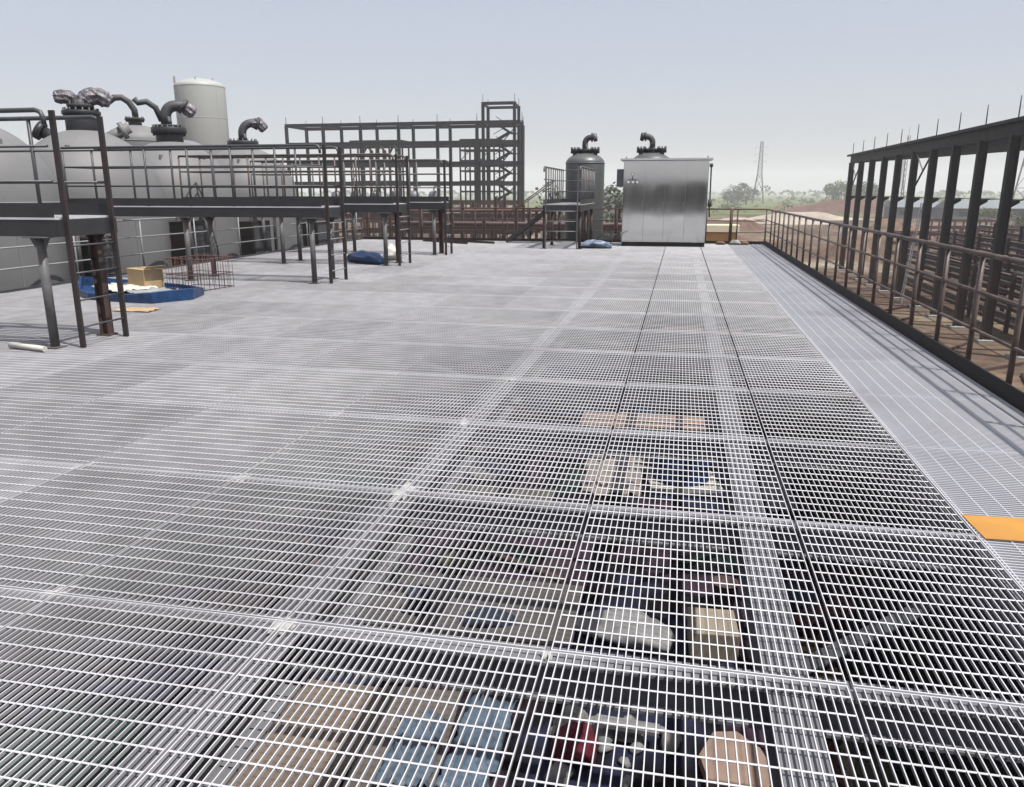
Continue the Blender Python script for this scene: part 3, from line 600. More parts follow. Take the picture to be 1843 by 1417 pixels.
# mortar splashes on panel joints
MORT = mat('mortar', (.36, .36, .35), .9, 0, (.3, 30.), .6, 60)
sp = [(-1.47, 4.0, .2), (-2.51, 4.02, .15), (-3.58, 4.03, .15), (-2.53, 2.60, .12), (-1.46, 2.56, .13), (-1.5, 5.45, .16), (-2.51, 5.46, .13), (-1.45, 6.88, .15), (-.40, 2.57, .07)]
for i, (x, y, s_) in enumerate(sp):
    rnd = random.Random(i); N = 22; ph = [rnd.uniform(0, 6) for _ in range(4)]; vs = [(0, 0, -.005), (0, 0, -.019)]
    for k in range(N):
        a = 2*math.pi*k/N; q = s_*.5*(1+.35*math.sin(2*a+ph[0])+.25*math.sin(5*a+ph[1])+rnd.uniform(-.3, .3)); px, py = q*math.cos(a)*.7, q*math.sin(a)*1.25
        vs += [(px*.6, py*.6, rnd.uniform(-.010, -.002)), (px, py, -.014), (px*.9, py*.9, -.019)]
    fs = []
    for k in range(N):
        a, c_ = 2+3*k, 2+3*((k+1) % N); fs += [(0, a, c_), (a, a+1, c_+1, c_), (a+1, a+2, c_+2, c_+1), (1, c_+2, a+2)]
    o = MB().add(vs, fs, True).build('mortar_splash', MORT); o.location = (x, y, 0)
    r = max(range(20), key=lambda k: -abs(ROWY[k]-y)); tag(o, 'pale mortar splash at the %s cross seam and %s lengthwise seam from the right' % (ORD[r], ORD[round((.655-x)/1.055)]), 'mortar splash', 'mortar splashes on the grating seams')

# ---------------------------------------------------------------- clutter on the lower floor
F = -3.5
def q4(x0, y0, x1, y1, a=0):
    cx_, cy_ = (x0+x1)/2, (y0+y1)/2; hx, hy_ = (x1-x0)/2, (y1-y0)/2
    return [(cx_+math.cos(a)*u_-math.sin(a)*v_, cy_+math.sin(a)*u_+math.cos(a)*v_) for u_, v_ in ((-hx, -hy_), (hx, -hy_), (hx, hy_), (-hx, hy_))]
slab('plywood_board', q4(-2.0, 17.15, .78, 18.2, .05), F+.01, F+.05, PLYP, 'long pinkish plywood board below the grating in the middle distance', 'plywood board')
sheet('pale_sheet', q4(-1.5, 12.9, -.45, 14.9, .05), F+.02, mat('pale_pink_sheet', (.30, .255, .225), .7, 0, (.35, 2.), .5, 6), 'pale pinkish sheet below the grating left of the blue drum', 'sheet', .08, 21)
dr = empty('blue_drum', (.25, 14.0, F), 'dark blue drum on white boards below the grating', 'drum', rz=.2)
b = MB().lathe([(.5, 0), (.52, .03), (.5, .06), (.5, .3), (.52, .32), (.5, .34), (.5, .6), (.52, .62), (.47, .64)], (0, 0, .08), 32); b.build('body', mat('navy_plastic', (.01, .035, .13), .4, 0, (.3, 4.)), dr)
b = MB()
for k in range(5): b.box(-.62, -.62+k*.26, 0, .62, -.46+k*.26, .078)
b.build('pallet', WHITEP, dr)
sheet('pale_sheet', q4(1.65, 12.7, 2.15, 14.9, .0), F+.02, SHEETW, 'narrow white sheet below the grating right of the blue drum', 'sheet', .06, 22)
bx_ = slab('cardboard_box', q4(.34, 8.18, .87, 8.76, .06), F+.003, F+.35, mat('pale_cardboard', (.30, .25, .19), .85, 0, (.15, 4.)), 'pale square cardboard box below the grating at the right dark seam', 'box', bevel=.01)
o = lump(1.15, .6, .3, 41).build('plastic_sack', SHEETW); o.location = (-.4, 8.45, F); o.rotation_euler[2] = -.25; tag(o, 'white plastic sack below the grating left of the pale box', 'sack')
o = lump(.42, .42, .35, 43).build('red_cloth', REDC); o.location = (-.72, 6.28, F+.02); tag(o, 'crimson cloth bundle below the grating at the bottom centre', 'cloth')
for k in range(22):
    rnd = random.Random(100+k); s_ = rnd.uniform(.08, .2); o = lump(s_*1.5, s_, s_*.7, 60+k, 9, 6).build('rubble_lump', STONE if k % 3 else SHEETW)
    o.location = (rnd.uniform(-1.1, .35), rnd.uniform(5.9, 6.95), F); o.rotation_euler[2] = rnd.uniform(0, 6)
    tag(o, 'grey or white lump in the rubble pile below the bottom centre of the grating', 'rubble', 'rubble pile beneath the grating')
slab('pale_board', q4(-.55, 6.52, .05, 6.66, -.05), F+.2, F+.24, SHEETW, 'narrow pale board lying on the rubble below the grating', 'board')
slab('cardboard_sheet', [(.5, 6.1), (.95, 6.05), (1.1, 6.3), (.98, 6.65), (.78, 6.85), (.56, 6.8), (.42, 6.45)], F+.01, F+.12, PLYP, 'tan rounded cardboard below the grating, right of the rubble', 'cardboard')
slab('plywood_board', q4(-4.35, 5.1, -2.75, 6.9, .02), F+.01, F+.04, PLY, 'large tan plywood board below the grating at the lower left', 'plywood board')
slab('plywood_board', q4(-2.7, 4.9, -1.9, 6.95, .08), F+.045, F+.075, mat('grey_tan_ply', (.13, .11, .095), .85, 0, (.3, 1.5)), 'grey-tan plywood board under the pale blue sheets', 'plywood board')
sheet('blue_film', q4(-2.42, 5.5, -1.95, 6.45, .1), F+.08, SHEETB, 'pale blue plastic sheet below the grating, the left of two', 'plastic film', .05, 31)
sheet('blue_film', q4(-1.85, 5.5, -1.38, 6.85, .0), F+.08, SHEETB, 'pale blue plastic sheet below the grating, the right of two', 'plastic film', .05, 32)
slab('formwork_board', q4(-4.1, 8.1, -1.0, 9.5, .03), F+.01, F+.06, mat('grey_board', (.10, .092, .085), .85, 0, (.4, 1.5)), 'wide grey formwork board below the grating left of the white sack', 'board')
slab('formwork_board', q4(-3.9, 11.2, -1.9, 12.9, .05), F+.01, F+.06, mat('olive_board', (.11, .105, .08), .85, 0, (.4, 1.5)), 'olive formwork board below the grating beyond the wide grey one', 'board')
ck = empty('crate_stack', (1.65, 8.0, F), 'orange slatted crate below the grating at the right', 'crate')
b = MB()
for k in range(5): b.box(-.2, -.42+k*.18, .02, .2, -.32+k*.18, .3)
b.build('slat', mat('orange_plastic', (.17, .09, .035), .5, 0, (.2, 4.)), ck); MB().box(-.22, -.44, .0, .22, .44, .019).build('base', WHITEP, ck)
for k, mm in enumerate((PLYP, mat('brick_cloth', (.12, .035, .03), .9, 0, (.4, 5.)), PLY, mat('grey_cloth', (.3, .3, .3), .9, 0, (.3, 5.)))):
    sheet('folded_cloth', q4(1.36+.17*k, 6.35, 1.52+.17*k, 6.9, 0), F+.04, mm, ['pinkish', 'red', 'tan', 'grey'][k]+' folded cloth below the grating at the lower right', 'cloth', .03, 50+k, 8, 'folded cloths beneath the grating')
for k, (x, y, a_, b_) in enumerate(((-5.2, 5.4, .9, .8), (3.0-.9, 7.2, .6, .5), (-7.2, 9, 1.4, .9), (-6.5, 12.5, 1.2, 1.4))):
    sheet('green_tarp', q4(x-a_, y-b_, x+a_, y+b_, .3*k), F+.01, GREENT, ['dark green tarpaulin below the grating at the lower left corner', 'dark green tarpaulin below the grating at the right edge', 'dark green tarpaulin below the far left grating', 'dark green tarpaulin below the grating near the blue tray'][k], 'tarpaulin', .04, 70+k)
for k in range(7):
    x = -8+1.7*k; y = 9.5+(k*37 % 11)
    o = MB().tube((0, 0, .06), (random.uniform(1.5, 3), random.uniform(-1, 1), .06), .05, 10).build('steel_pipe', [RUST, GREYP, PURP][k % 3]); o.location = (x, y, F); tag(o, '%s pipe lying loose on the dark floor below the deck, %s from the left' % (['rusty', 'grey', 'red-brown'][k % 3], ORD[k]), 'pipe', 'loose pipes beneath the deck')

# smaller clutter: boards, cartons, sacks and cans, in dull colours
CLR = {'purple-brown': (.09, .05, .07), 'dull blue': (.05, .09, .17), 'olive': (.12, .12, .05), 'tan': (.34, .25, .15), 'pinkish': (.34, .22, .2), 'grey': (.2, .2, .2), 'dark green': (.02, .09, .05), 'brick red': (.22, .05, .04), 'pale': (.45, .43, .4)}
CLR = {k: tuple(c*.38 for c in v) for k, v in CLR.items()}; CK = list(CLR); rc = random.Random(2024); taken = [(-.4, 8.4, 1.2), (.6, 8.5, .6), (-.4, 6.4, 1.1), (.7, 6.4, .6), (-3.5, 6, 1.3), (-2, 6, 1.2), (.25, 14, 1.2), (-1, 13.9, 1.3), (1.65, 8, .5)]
placed = 0; tries = 0
while placed < 36 and tries < 4000:
    tries += 1; y = rc.uniform(4.6, 19) if placed > 20 else rc.uniform(4.6, 10); x = rc.uniform(-.75, .62)*y*.9
    if x < -9.5 or x > 4 or any(math.hypot(x-a, y-b_) < q+.35 for a, b_, q in taken): continue
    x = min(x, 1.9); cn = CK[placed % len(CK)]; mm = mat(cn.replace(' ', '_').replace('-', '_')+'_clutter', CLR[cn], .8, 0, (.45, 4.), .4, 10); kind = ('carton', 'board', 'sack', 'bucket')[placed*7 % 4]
    where = 'under the %s grating row, %s' % (ORD[min(19, max(0, int((y*1.65/5.15+.295)/1.435)))], 'left side' if x < -2.5 else 'middle' if x < 1 else 'right side')
    a = rc.uniform(0, 3); s1, s2 = rc.uniform(.25, .6), rc.uniform(.2, .45)
    if kind == 'carton': b = MB().box(-s1/2, -s2/2, .003, s1/2, s2/2, s2*.8); b.bar((-s1/2, 0, s2*.8+.01), (-s1*.8, 0, s2*.7), s2*.9, .006); b.bar((s1/2, 0, s2*.8+.01), (s1*.75, 0, s2*.95), s2*.9, .006)
    elif kind == 'board': b = MB().box(-s1*1.6, -s2*.5, .003, s1*1.6, s2*.5, .03); 
    elif kind == 'sack': b = lump(s1*1.3, s2*1.2, .2, placed+500)
    else: b = MB().lathe([(.13, 0), (.16, .32), (.17, .33), (.165, .345), (.15, .34), (.12, .02)], (0, 0, 0), 20)
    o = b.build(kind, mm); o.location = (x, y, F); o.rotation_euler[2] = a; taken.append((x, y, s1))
    tag(o, '%s %s on the floor %s' % (cn, kind, where), kind, kind+'s beneath the grating'); placed += 1

# ---------------------------------------------------------------- hall frame on the right
HX = 16.0; CY = [40.7+4.39*k for k in range(11)]
hall = empty('hall_frame', (HX, CY[0], GZ), 'unfinished dark steel hall frame of tall columns right of the deck', 'steel frame')
Hh = 5.15-GZ
def col_mb():
    b = MB(); b.ibeam((0, 0, 0), (0, 0, 10.35), .46, .34, .03, (1, 0, 0)); return b
def corb_mb():
    b = MB(); z = 7.2
    b.add([(.2, -.08, z), (.62, -.08, z), (.62, -.08, z-.1), (.2, -.08, z-.36), (.2, .08, z), (.62, .08, z), (.62, .08, z-.1), (.2, .08, z-.36)], [(0,1,2,3),(7,6,5,4),(0,4,5,1),(1,5,6,2),(2,6,7,3),(3,7,4,0)])
    b.box(.15, -.15, z+.003, .72, .15, z+.035); return b
def base_mb(): return MB().box(-.45, -.45, 0, .45, .45, .22)
cm, km, bm = col_mb().mesh('column', COLM), corb_mb().mesh('corbel', COLM), base_mb().mesh('footing', mat('concrete', (.28, .27, .25), .9, 0, (.2, 3.)))
rd = MB().tube((0, 0, Hh), (0, 0, Hh+1.05), .032, 6).mesh('starter_rod', SLATE)
def ch(me, loc, parent):
    o = bpy.data.objects.new(me.name.split('.')[0], me); COL.objects.link(o); o.parent = parent; o.location = loc; return o
# rafter: tapered I running to +X, gently rising
SPAN = 16; rise = .055
rf = MB(); d = Vector((SPAN, 0, SPAN*rise))
for z0, z1 in ((Hh-.85, Hh-.06),):
    rf.bar((0, 0, z0), (SPAN, 0, z0+SPAN*rise+.25), .22, .02, off=.0); rf.bar((0, 0, z1), (SPAN, 0, z1+SPAN*rise), .22, .02)
    rf.add([(0, -.008, z0+.01), (SPAN, -.008, z0+.26+SPAN*rise), (SPAN, -.008, z1-.01+SPAN*rise), (0, -.008, z1-.01), (0, .008, z0+.01), (SPAN, .008, z0+.26+SPAN*rise), (SPAN, .008, z1-.01+SPAN*rise), (0, .008, z1-.01)],
        [(0,1,2,3),(7,6,5,4),(0,4,5,1),(3,2,6,7),(1,5,6,2),(0,3,7,4)])
rfm = rf.mesh('rafter', COLM)
for i, y in enumerate(CY):
    c = ch(cm, (0, y-CY[0], 0), hall); ch(km, (0, 0, 0), c); ch(bm, (0, 0, -.1), c); ch(rfm, (.2, y-CY[0], 0), hall); ch(rd, (0, y-CY[0], 0), hall)
L0, L1 = -3, CY[-1]-CY[0]+.9
b = MB(); b.bar((-.05, L0, Hh-.03), (-.05, L1, Hh-.03), .5, .02); b.bar((-.21, L0, Hh-.12), (-.21, L1, Hh-.12), .3, .158); b.bar((.02, L0, Hh-.447), (.02, L1, Hh-.447), .03, .808); b.bar((0, L0, Hh-.86), (0, L1, Hh-.86), .3, .02)
b.build('eaves_beam', COLM, hall)
for k in range(1, 9): MB().bar((.2+k*1.9, L0, Hh+.03+k*1.9*rise), (.2+k*1.9, L1-.5, Hh+.03+k*1.9*rise), .07, .16).build('purlin', COLM, hall)
for y0 in (CY[10]-CY[0], CY[5]-CY[0]):
    MB().bar((0, y0-.2, 7.6), (0, y0-4.2, Hh-.9), .09, .09).build('brace', COLM, hall); MB().bar((0, y0-.3, Hh-.9), (0, y0-2.2, 9.1), .07, .07).build('brace', GREYP, hall)
b = MB().bar((.5, L0, 7.255), (.5, L1-.6, 7.255), .03, .035); b.build('tie_rail', COLM, hall)
# second row of columns on the far side
for i in range(0, 11, 1): ch(cm, (SPAN+.2, CY[i]-CY[0], 0), hall)
b = MB().bar((SPAN+.2, L0, Hh+SPAN*rise-.2), (SPAN+.2, L1, Hh+SPAN*rise-.2), .3, .5); b.build('ridge_beam', COLM, hall)
# ladder leaning on a column
ld = empty('ladder', (HX-.35, 58.6, GZ), 'aluminium ladder leaning against a hall column', 'ladder')
b = MB()
for s in (-.24, .24): b.bar((-.5, s, 2.0-1.9), (.1, s, 6.9), .035, .07, (1, 0, 0))
b.build('side_rail', ALU, ld); b = MB()
for k in range(19): t = (k+1)/20; b.tube((-.5+.6*t, -.24, .1+6.8*t), (-.5+.6*t, .24, .1+6.8*t), .016, 6)
b.build('rung', ALU, ld)
# steel racks behind the columns
for i, (x, y0, y1, mm) in enumerate(((18.0, 36, 72, RUST), (20.6, 38, 76, PURP), (24, 42, 80, RUST), (28.5, 46, 86, PURP))):
    rk = empty('steel_rack', (x, y0, GZ), ['rack of long rusty beams nearest behind the hall columns', 'rack of red-brown beams, second behind the hall columns', 'rack of long rusty beams, third behind the hall columns', 'rack of red-brown beams, farthest behind the hall columns'][i], 'rack', 'racks of steel beams inside the hall')
    for k in range(int((y1-y0)/6)+1): MB().bar((0, 6*k, 0), (0, 6*k, 3.3+.5*i), .2, .2).build('post', COLM, rk)
    for k in range(7+i): MB().ibeam((.2, -.5, .45+.44*k), (.2, y1-y0+.5, .45+.44*k), .16, .3, .02).build('beam', RAILM if k % 2 else mm, rk)
for i in range(20):
    rnd = random.Random(i+300); x, y = rnd.uniform(9, 16), rnd.uniform(22, 56)
    b = MB().bar((0, 0, .08), (rnd.uniform(-1, 1), rnd.uniform(3, 6), .08), .12, .12); o = b.build('steel_bar', [RUST, COLM, GREYP][i % 3]); o.location = (x, y, GZ); o.rotation_euler[2] = rnd.uniform(-1.2, 1.2)
    tag(o, '%s steel bar lying on the sandy ground by the hall columns, %s of twenty' % (['rusty', 'dark', 'grey'][i % 3], ORD[i]), 'steel bar', 'loose bars on the ground by the hall')

# ---------------------------------------------------------------- storeyed frame on the left, far off
fr = empty('frame_building', (-61.1, 120, GZ), 'unfinished five-storey dark steel frame with open bays beyond the deck', 'steel frame')
NB = 6; SX = 6.15; D2 = 7.0; FL = [3.2, 6.0, 8.85, 11.75, 14.75, 17.6]
colm = MB().ibeam((0, 0, 0), (0, 0, 17.6), .44, .38, .05, (1, 0, 0)).mesh('column', FRAM)
rodm = MB().tube((0, 0, 17.6), (0, 0, 18.9), .05, 5).mesh('starter_rod', SLATE)
for i in range(NB+1):
    x = SX*i if i < NB else 37.6
    for y in (0, D2):
        if i == NB and y == 0: x = 37.6
        if i == NB and y: x = 36.4
        ch(colm, (x, y, 0), fr); ch(rodm, (x, y, 0), fr)
for z in FL:
    for y in (0, D2): MB().ibeam((-.2, y, z), (37.4 if y == 0 else 36.2, y, z), .62 if z < 17 else .5, .35, .08).build('floor_beam', FRAM, fr)
    b = MB()
    for i in range(NB+1): b.ibeam((SX*i if i < NB else 37.6, .2, z), (SX*i if i < NB else 36.4, D2-.2, z), .45, .3, .06)
    b.build('cross_beam', FRAM, fr)
tw = empty('stair_tower', (-29.3, 119.6, GZ), 'taller open steel stair tower rising at the right end of the frame', 'tower')
for x, y in ((0, 0), (4.75, 0), (-.7, 6.2), (4.15, 6.2)): MB().ibeam((x, y, 0), (x, y, 20.4), .42, .38, .05, (1, 0, 0)).build('column', FRAM, tw); MB().tube((x, y, 20.4), (x, y, 21.5), .04, 5).build('starter_rod', SLATE, tw)
for z in FL+[20.2]:
    b = MB(); b.bar((.2, 0, z), (4.55, 0, z), .25, .45); b.bar((-.5, 6.2, z), (3.95, 6.2, z), .25, .4); b.bar((-.03, .2, z), (-.67, 6, z), .2, .35); b.bar((4.72, .2, z), (4.18, 6, z), .2, .35); b.build('ring_beam', FRAM, tw)
for k, z in enumerate([0]+FL[:-1]):
    z1 = FL[k]; zm = (z+z1)/2; b = MB()
    for dy in (1.2, 2.2): b.bar((1.3, dy, z+.2), (3.6, dy, zm), .1, .3)
    for dy in (2.8, 3.8): b.bar((3.6, dy, zm), (1.3, dy, z1), .1, .3)
    b.box(3.6, 1.1, zm-.1, 4.5, 3.9, zm+.05)
    for t in range(7): b.box(1.3+.33*t, 1.2, z+.25+(zm-z-.2)*t/7, 1.6+.33*t, 2.2, z+.29+(zm-z-.2)*t/7)
    b.build('stair_flight', FRAM, tw)
    MB().tube((1.3, 1.15, z+1.2), (3.6, 1.15, zm+1), .05, 5).build('handrail', FRAM, tw); MB().tube((3.6, 2.75, zm+1), (1.3, 2.75, z1+1), .05, 5).build('handrail', FRAM, tw)
    MB().tube((1.6, 5.9, z+.3), (3.9, 5.9, z1), .08, 5).build('brace', FRAM, tw)
def scaffold(x, y, W, Dp, top, nb, step, label, m):
    s = empty('equipment_frame', (x, y, GZ), label, 'steel frame', 'equipment frames inside the storeyed frame'); n = 0
    for i in range(nb+1):
        for yy in (0, Dp): MB().bar((W*i/nb, yy, 0), (W*i/nb, yy, top-GZ), .22, .22).build('post', m, s)
    z = step
    while z < top-GZ+.1:
        b = MB(); b.bar((0, 0, z), (W, 0, z), .2, .26); b.bar((0, Dp, z), (W, Dp, z), .2, .26)
        for i in range(nb+1): b.bar((W*i/nb, .1, z), (W*i/nb, Dp-.1, z), .15, .2)
        b.build('level_beam', m, s); z += step
    for i in range(nb):
        if i % 2 == 0: MB().bar((W*i/nb, 0, top-GZ-step*2), (W*(i+1)/nb, 0, top-GZ-step), .1, .1).build('brace', m, s); MB().bar((W*i/nb, 0, top-GZ-step*2), (W*(i+1)/nb, 0, top-GZ-step*3), .1, .1).build('brace', m, s)
    return s
BRN = two_tone('brown_frame_steel', (.03, .022, .02), (.07, .025, .018), 0)
scaffold(-33.6, 122.2, 6.2, 3, 9.3, 4, 1.53, 'brown five-bay equipment frame left of the stair tower', BRN)
e2 = scaffold(-51.5, 122.2, 8.6, 3, 9.4, 4, 3.06, 'brown equipment frame with pipes in the middle of the storeyed frame', BRN)
b = MB()
for k in range(3): b.path([(1.5+2.2*k, 1.5, 2), (1.5+2.2*k, 1.5, 13.5), (2.2+2.2*k, 1.5, 14.6), (3+2.2*k, 1.5, 13.8), (3+2.2*k, 1.5, 12)], .22, 8)
b.build('pipe', BRN, e2)
VES = mat('vessel_bluegrey', (.16, .17, .19), .5, .1, (.4, .8))
for k in range(6):
    v = empty('process_vessel', (-55+3.3*k, 124, GZ), 'small blue-grey process vessel in the storeyed frame, %s from the left' % ORD[k], 'vessel', 'process vessels in the frame')
    MB().lathe([(.1, 3.3), (.75, 3.7), (.9, 4.2), (.9, 7.0), (.75, 7.5), (.2, 7.8)], (0, 0, 0), 20).build('shell', VES, v)
    b = MB()
    for a in range(3): b.bar((math.cos(a*2.1)*.8, math.sin(a*2.1)*.8, 0), (math.cos(a*2.1)*.8, math.sin(a*2.1)*.8, 4), .12, .12)
    b.build('leg', FRAM, v); MB().path([(0, 0, 7.7), (0, 0, 8.3), (.5, 0, 8.6), (1.1, 0, 8.5)], .12, 8).build('pipe', VES, v)
for (x, y, W_, n_, l) in ((23, 92, 8, 4, 'rusty low scaffold frame nearest beyond the hall columns'), (33, 108, 10, 5, 'rusty low scaffold frame on the brown ground beyond the racks'), (45, 98, 9, 4, 'rusty low scaffold frame seen through the middle hall columns'), (57, 122, 12, 5, 'rusty long scaffold frame near the pale sheds'), (38, 135, 9, 4, 'rusty far scaffold frame left of the pale sheds'), (66, 100, 10, 4, 'rusty scaffold frame at the right end of the hall view')):
    o = scaffold(x, y, W_, 4, -2.6, n_, 1.1, l, PURP); o['group'] = 'scaffold frames on the ground beyond the hall'
# rust red pipe rack just beyond the far railing
pr = empty('pipe_rack', (-23, 62, GZ), 'rust-red steel pipe rack beyond the far railing, left of the short platform', 'pipe rack')
for i in range(9):
    for y in (0, 3): MB().ibeam((2.6*i, y, 0), (2.6*i, y, 5.7+.45*(i*5 % 3)), .26, .24, .03, (1, 0, 0)).build('column', PURP, pr)
for z in (3.3, 4.8): 
    for y in (0, 3): MB().ibeam((-.3, y, z), (21.1, y, z), .3, .2, .03).build('beam', PURP, pr)
for k in range(5): MB().tube((-1, .5+.5*k, 5.15), (21.5, .5+.5*k, 5.15), .12, 10).build('pipe', [PURP, GREYP, RUST, RUST, PURP][k], pr)
for i in range(8): MB().bar((2.6*i, 0, 3.6), (2.6*i+2.6, 0, 1.4), .07, .07).build('brace', PURP, pr)
pr2 = empty('pipe_rack', (-33, 74, GZ), 'rust-red double-height pipe rack farther left behind the access platforms', 'pipe rack')
for i in range(7):
    for y in (0, 4): MB().ibeam((3.2*i, y, 0), (3.2*i, y, 6.2+.5*(i % 3)), .3, .26, .03, (1, 0, 0)).build('column', PURP, pr2)
for z in (3.9, 5.4):
    for y in (0, 4): MB().ibeam((-.3, y, z), (19.6, y, z), .34, .2, .03).build('beam', PURP, pr2)
for i in range(6): MB().bar((3.2*i, 0, 5.4), (3.2*i+3.2, 0, 3.9), .09, .09).build('brace', RUST, pr2)
for k in range(3): MB().tube((-1, 1+k, 5.75), (20, 1+k, 5.95), .16, 10).build('pipe', [PURP, RUST, GREYP][k], pr2)
# scattered pallets, packs and pipes on the ground beyond the deck
for i in range(46):
    rnd = random.Random(i+900); x, y = rnd.uniform(-30, 8), rnd.uniform(42, 110); hx, hy_, hz = rnd.uniform(.5, 1.6), rnd.uniform(.4, 1), rnd.uniform(.4, 1.3)
    c_ = ['white', 'grey', 'rusty', 'blue', 'tan'][i % 5]; mm = [SHEETW, STONE, PURP, VES, CARD][i % 5]
    p_ = empty('packing_crate', (x, y, GZ), c_+' packing crate on the ground beyond the far railing, among scattered site material', 'crate', 'crates and packs on the ground beyond the deck', rnd.uniform(0, 3))
    MB().box(-hx, -hy_, .12, hx, hy_, .12+hz).build('body', mm, p_, .03)
    b = MB(); [b.box(-hx, sy*hy_*.8-.06, 0, hx, sy*hy_*.8+.06, .118) for sy in (-1, 0, 1)]; b.build('skid', PLY, p_)
# yellow site cabin
sc_ = empty('site_cabin', (2.6, 84, GZ), 'yellow-topped dark site cabin beyond the far railing right of the steel cabinet', 'cabin')
MB().box(-4, 0, .2, 3.0, 2.6, 2.8).build('wall', SLATE, sc_); MB().box(-4.1, -.1, 2.803, 3.1, 2.7, 3.6).build('fascia', mat('ochre_paint', (.50, .24, .02), .6, 0, (.3, .7)), sc_)
MB().box(-4.3, -.3, 3.603, 3.3, 3.2, 4.35).build('roof', mat('cream_roof', (.7, .62, .42), .7, 0, (.2, .5)), sc_)
for k in range(3): w_ = MB().box(-3.2+2*k, -.03, 1.1, -2.2+2*k, -.003, 2.2).build('window', GLASS, sc_)
MB().box(2.0, -.03, .25, 2.8, -.003, 2.3).build('door', GREYP, sc_)
# long pale sheds
PALE = mat('pale_roof', (.17, .19, .205), .6, 0, (.2, .1)); PALEW = mat('pale_wall', (.12, .125, .13), .8, 0, (.2, .1))
for i, (x, y, L, a, l) in enumerate(((118, 230, 46, .2, 'long pale blue-roofed shed seen between the right-hand hall columns'), (84, 236, 26, .1, 'shorter pale shed seen between the middle hall columns'), (66, 250, 12, 0, 'small pale shed beside the first hall columns'), (-4, 420, 30, 0, 'far pale shed near the horizon left of the pylon'))):
    s = empty('shed', (x, y, GZ), l, 'building', rz=a)
    MB().box(-L/2, 0, 0, L/2, 12, 3.4).build('wall', PALEW, s)
    MB().add([(-L/2-.4, -.5, 3.3), (L/2+.4, -.5, 3.3), (L/2+.4, 6, 5.4), (-L/2-.4, 6, 5.4), (-L/2-.4, 12.5, 3.3), (L/2+.4, 12.5, 3.3)], [(0,1,2,3),(3,2,5,4),(0,3,4),(1,5,2),(0,4,5,1)]).build('roof', PALE, s)
    for k in range(int(L/5)): MB().box(-L/2+1.5+5*k, -.04, 1.2, -L/2+3.5+5*k, -.003, 2.4).build('window', GLASS, s)

# ---------------------------------------------------------------- pylons and masts
def pylon_mesh():
    b = MB(); lv = [(0, 4.1), (9, 3.05), (18, 2.0), (21, 1.6), (24, 1.5), (27, 1.4), (30, 1.3), (33, 1.2), (36, 1.1), (39, 1.0), (42, .92), (44.5, .85)]
    for i in range(len(lv)-1):
        z0, w0 = lv[i]; z1, w1 = lv[i+1]; c0 = [(-w0, -w0), (w0, -w0), (w0, w0), (-w0, w0)]; c1 = [(-w1, -w1), (w1, -w1), (w1, w1), (-w1, w1)]
        for k in range(4):
            k2 = (k+1) % 4; b.bar((*c0[k], z0), (*c1[k], z1), .42, .42)
            b.bar((*c0[k], z0), (*c1[k2], z1), .16, .16); b.bar((*c0[k2], z0), (*c1[k], z1), .16, .16); b.bar((*c1[k], z1), (*c1[k2], z1), .18, .18)
    return b.mesh('tower', mat('pylon_steel', (.09, .092, .096), .6, .2))
pym = pylon_mesh()
ab = MB()
for z in (30, 35, 40):
    for s in (-1, 1): ab.bar((0, s*.8, z), (0, s*4.6, z+.4), .08, .09); ab.bar((0, s*.8, z+1.4), (0, s*4.6, z+.45), .05, .06); ab.tube((0, s*4.5, z+.3), (0, s*4.5, z-1.0), .07, 5)
arm = ab.mesh('cross_arm', MATS['pylon_steel'])
for i, (x, y, s, rz, l) in enumerate(((49.6, 560, .88, R(80), 'lattice power pylon standing alone against the sky right of the cabinet'), (131, 352, 1.0, R(70), 'lattice power pylon whose top shows above the hall roof'), (137, 560, .6, R(80), 'small far pylon seen between the hall columns'))):
    p = empty('power_pylon', (x, y, GZ), l, 'pylon', 'power pylons', rz); p.scale = (s, s, s)
    ch(pym, (0, 0, 0), p); ch(arm, (0, 0, 0), p)
ms = empty('lattice_mast', (73.9, 300, GZ), 'thin lattice mast seen between the hall columns', 'mast')
b = MB()
for z in range(0, 26, 2):
    for k in range(3):
        a, a2 = k*2.094, (k+1)*2.094; b.bar((math.cos(a)*.5, math.sin(a)*.5, z), (math.cos(a)*.5, math.sin(a)*.5, z+2), .12, .12); b.bar((math.cos(a)*.5, math.sin(a)*.5, z), (math.cos(a2)*.5, math.sin(a2)*.5, z+2), .08, .08)
b.build('lattice', MATS['pylon_steel'], ms); MB().tube((0, 0, 26), (0, 0, 29), .05, 5).build('rod', MATS['pylon_steel'], ms)

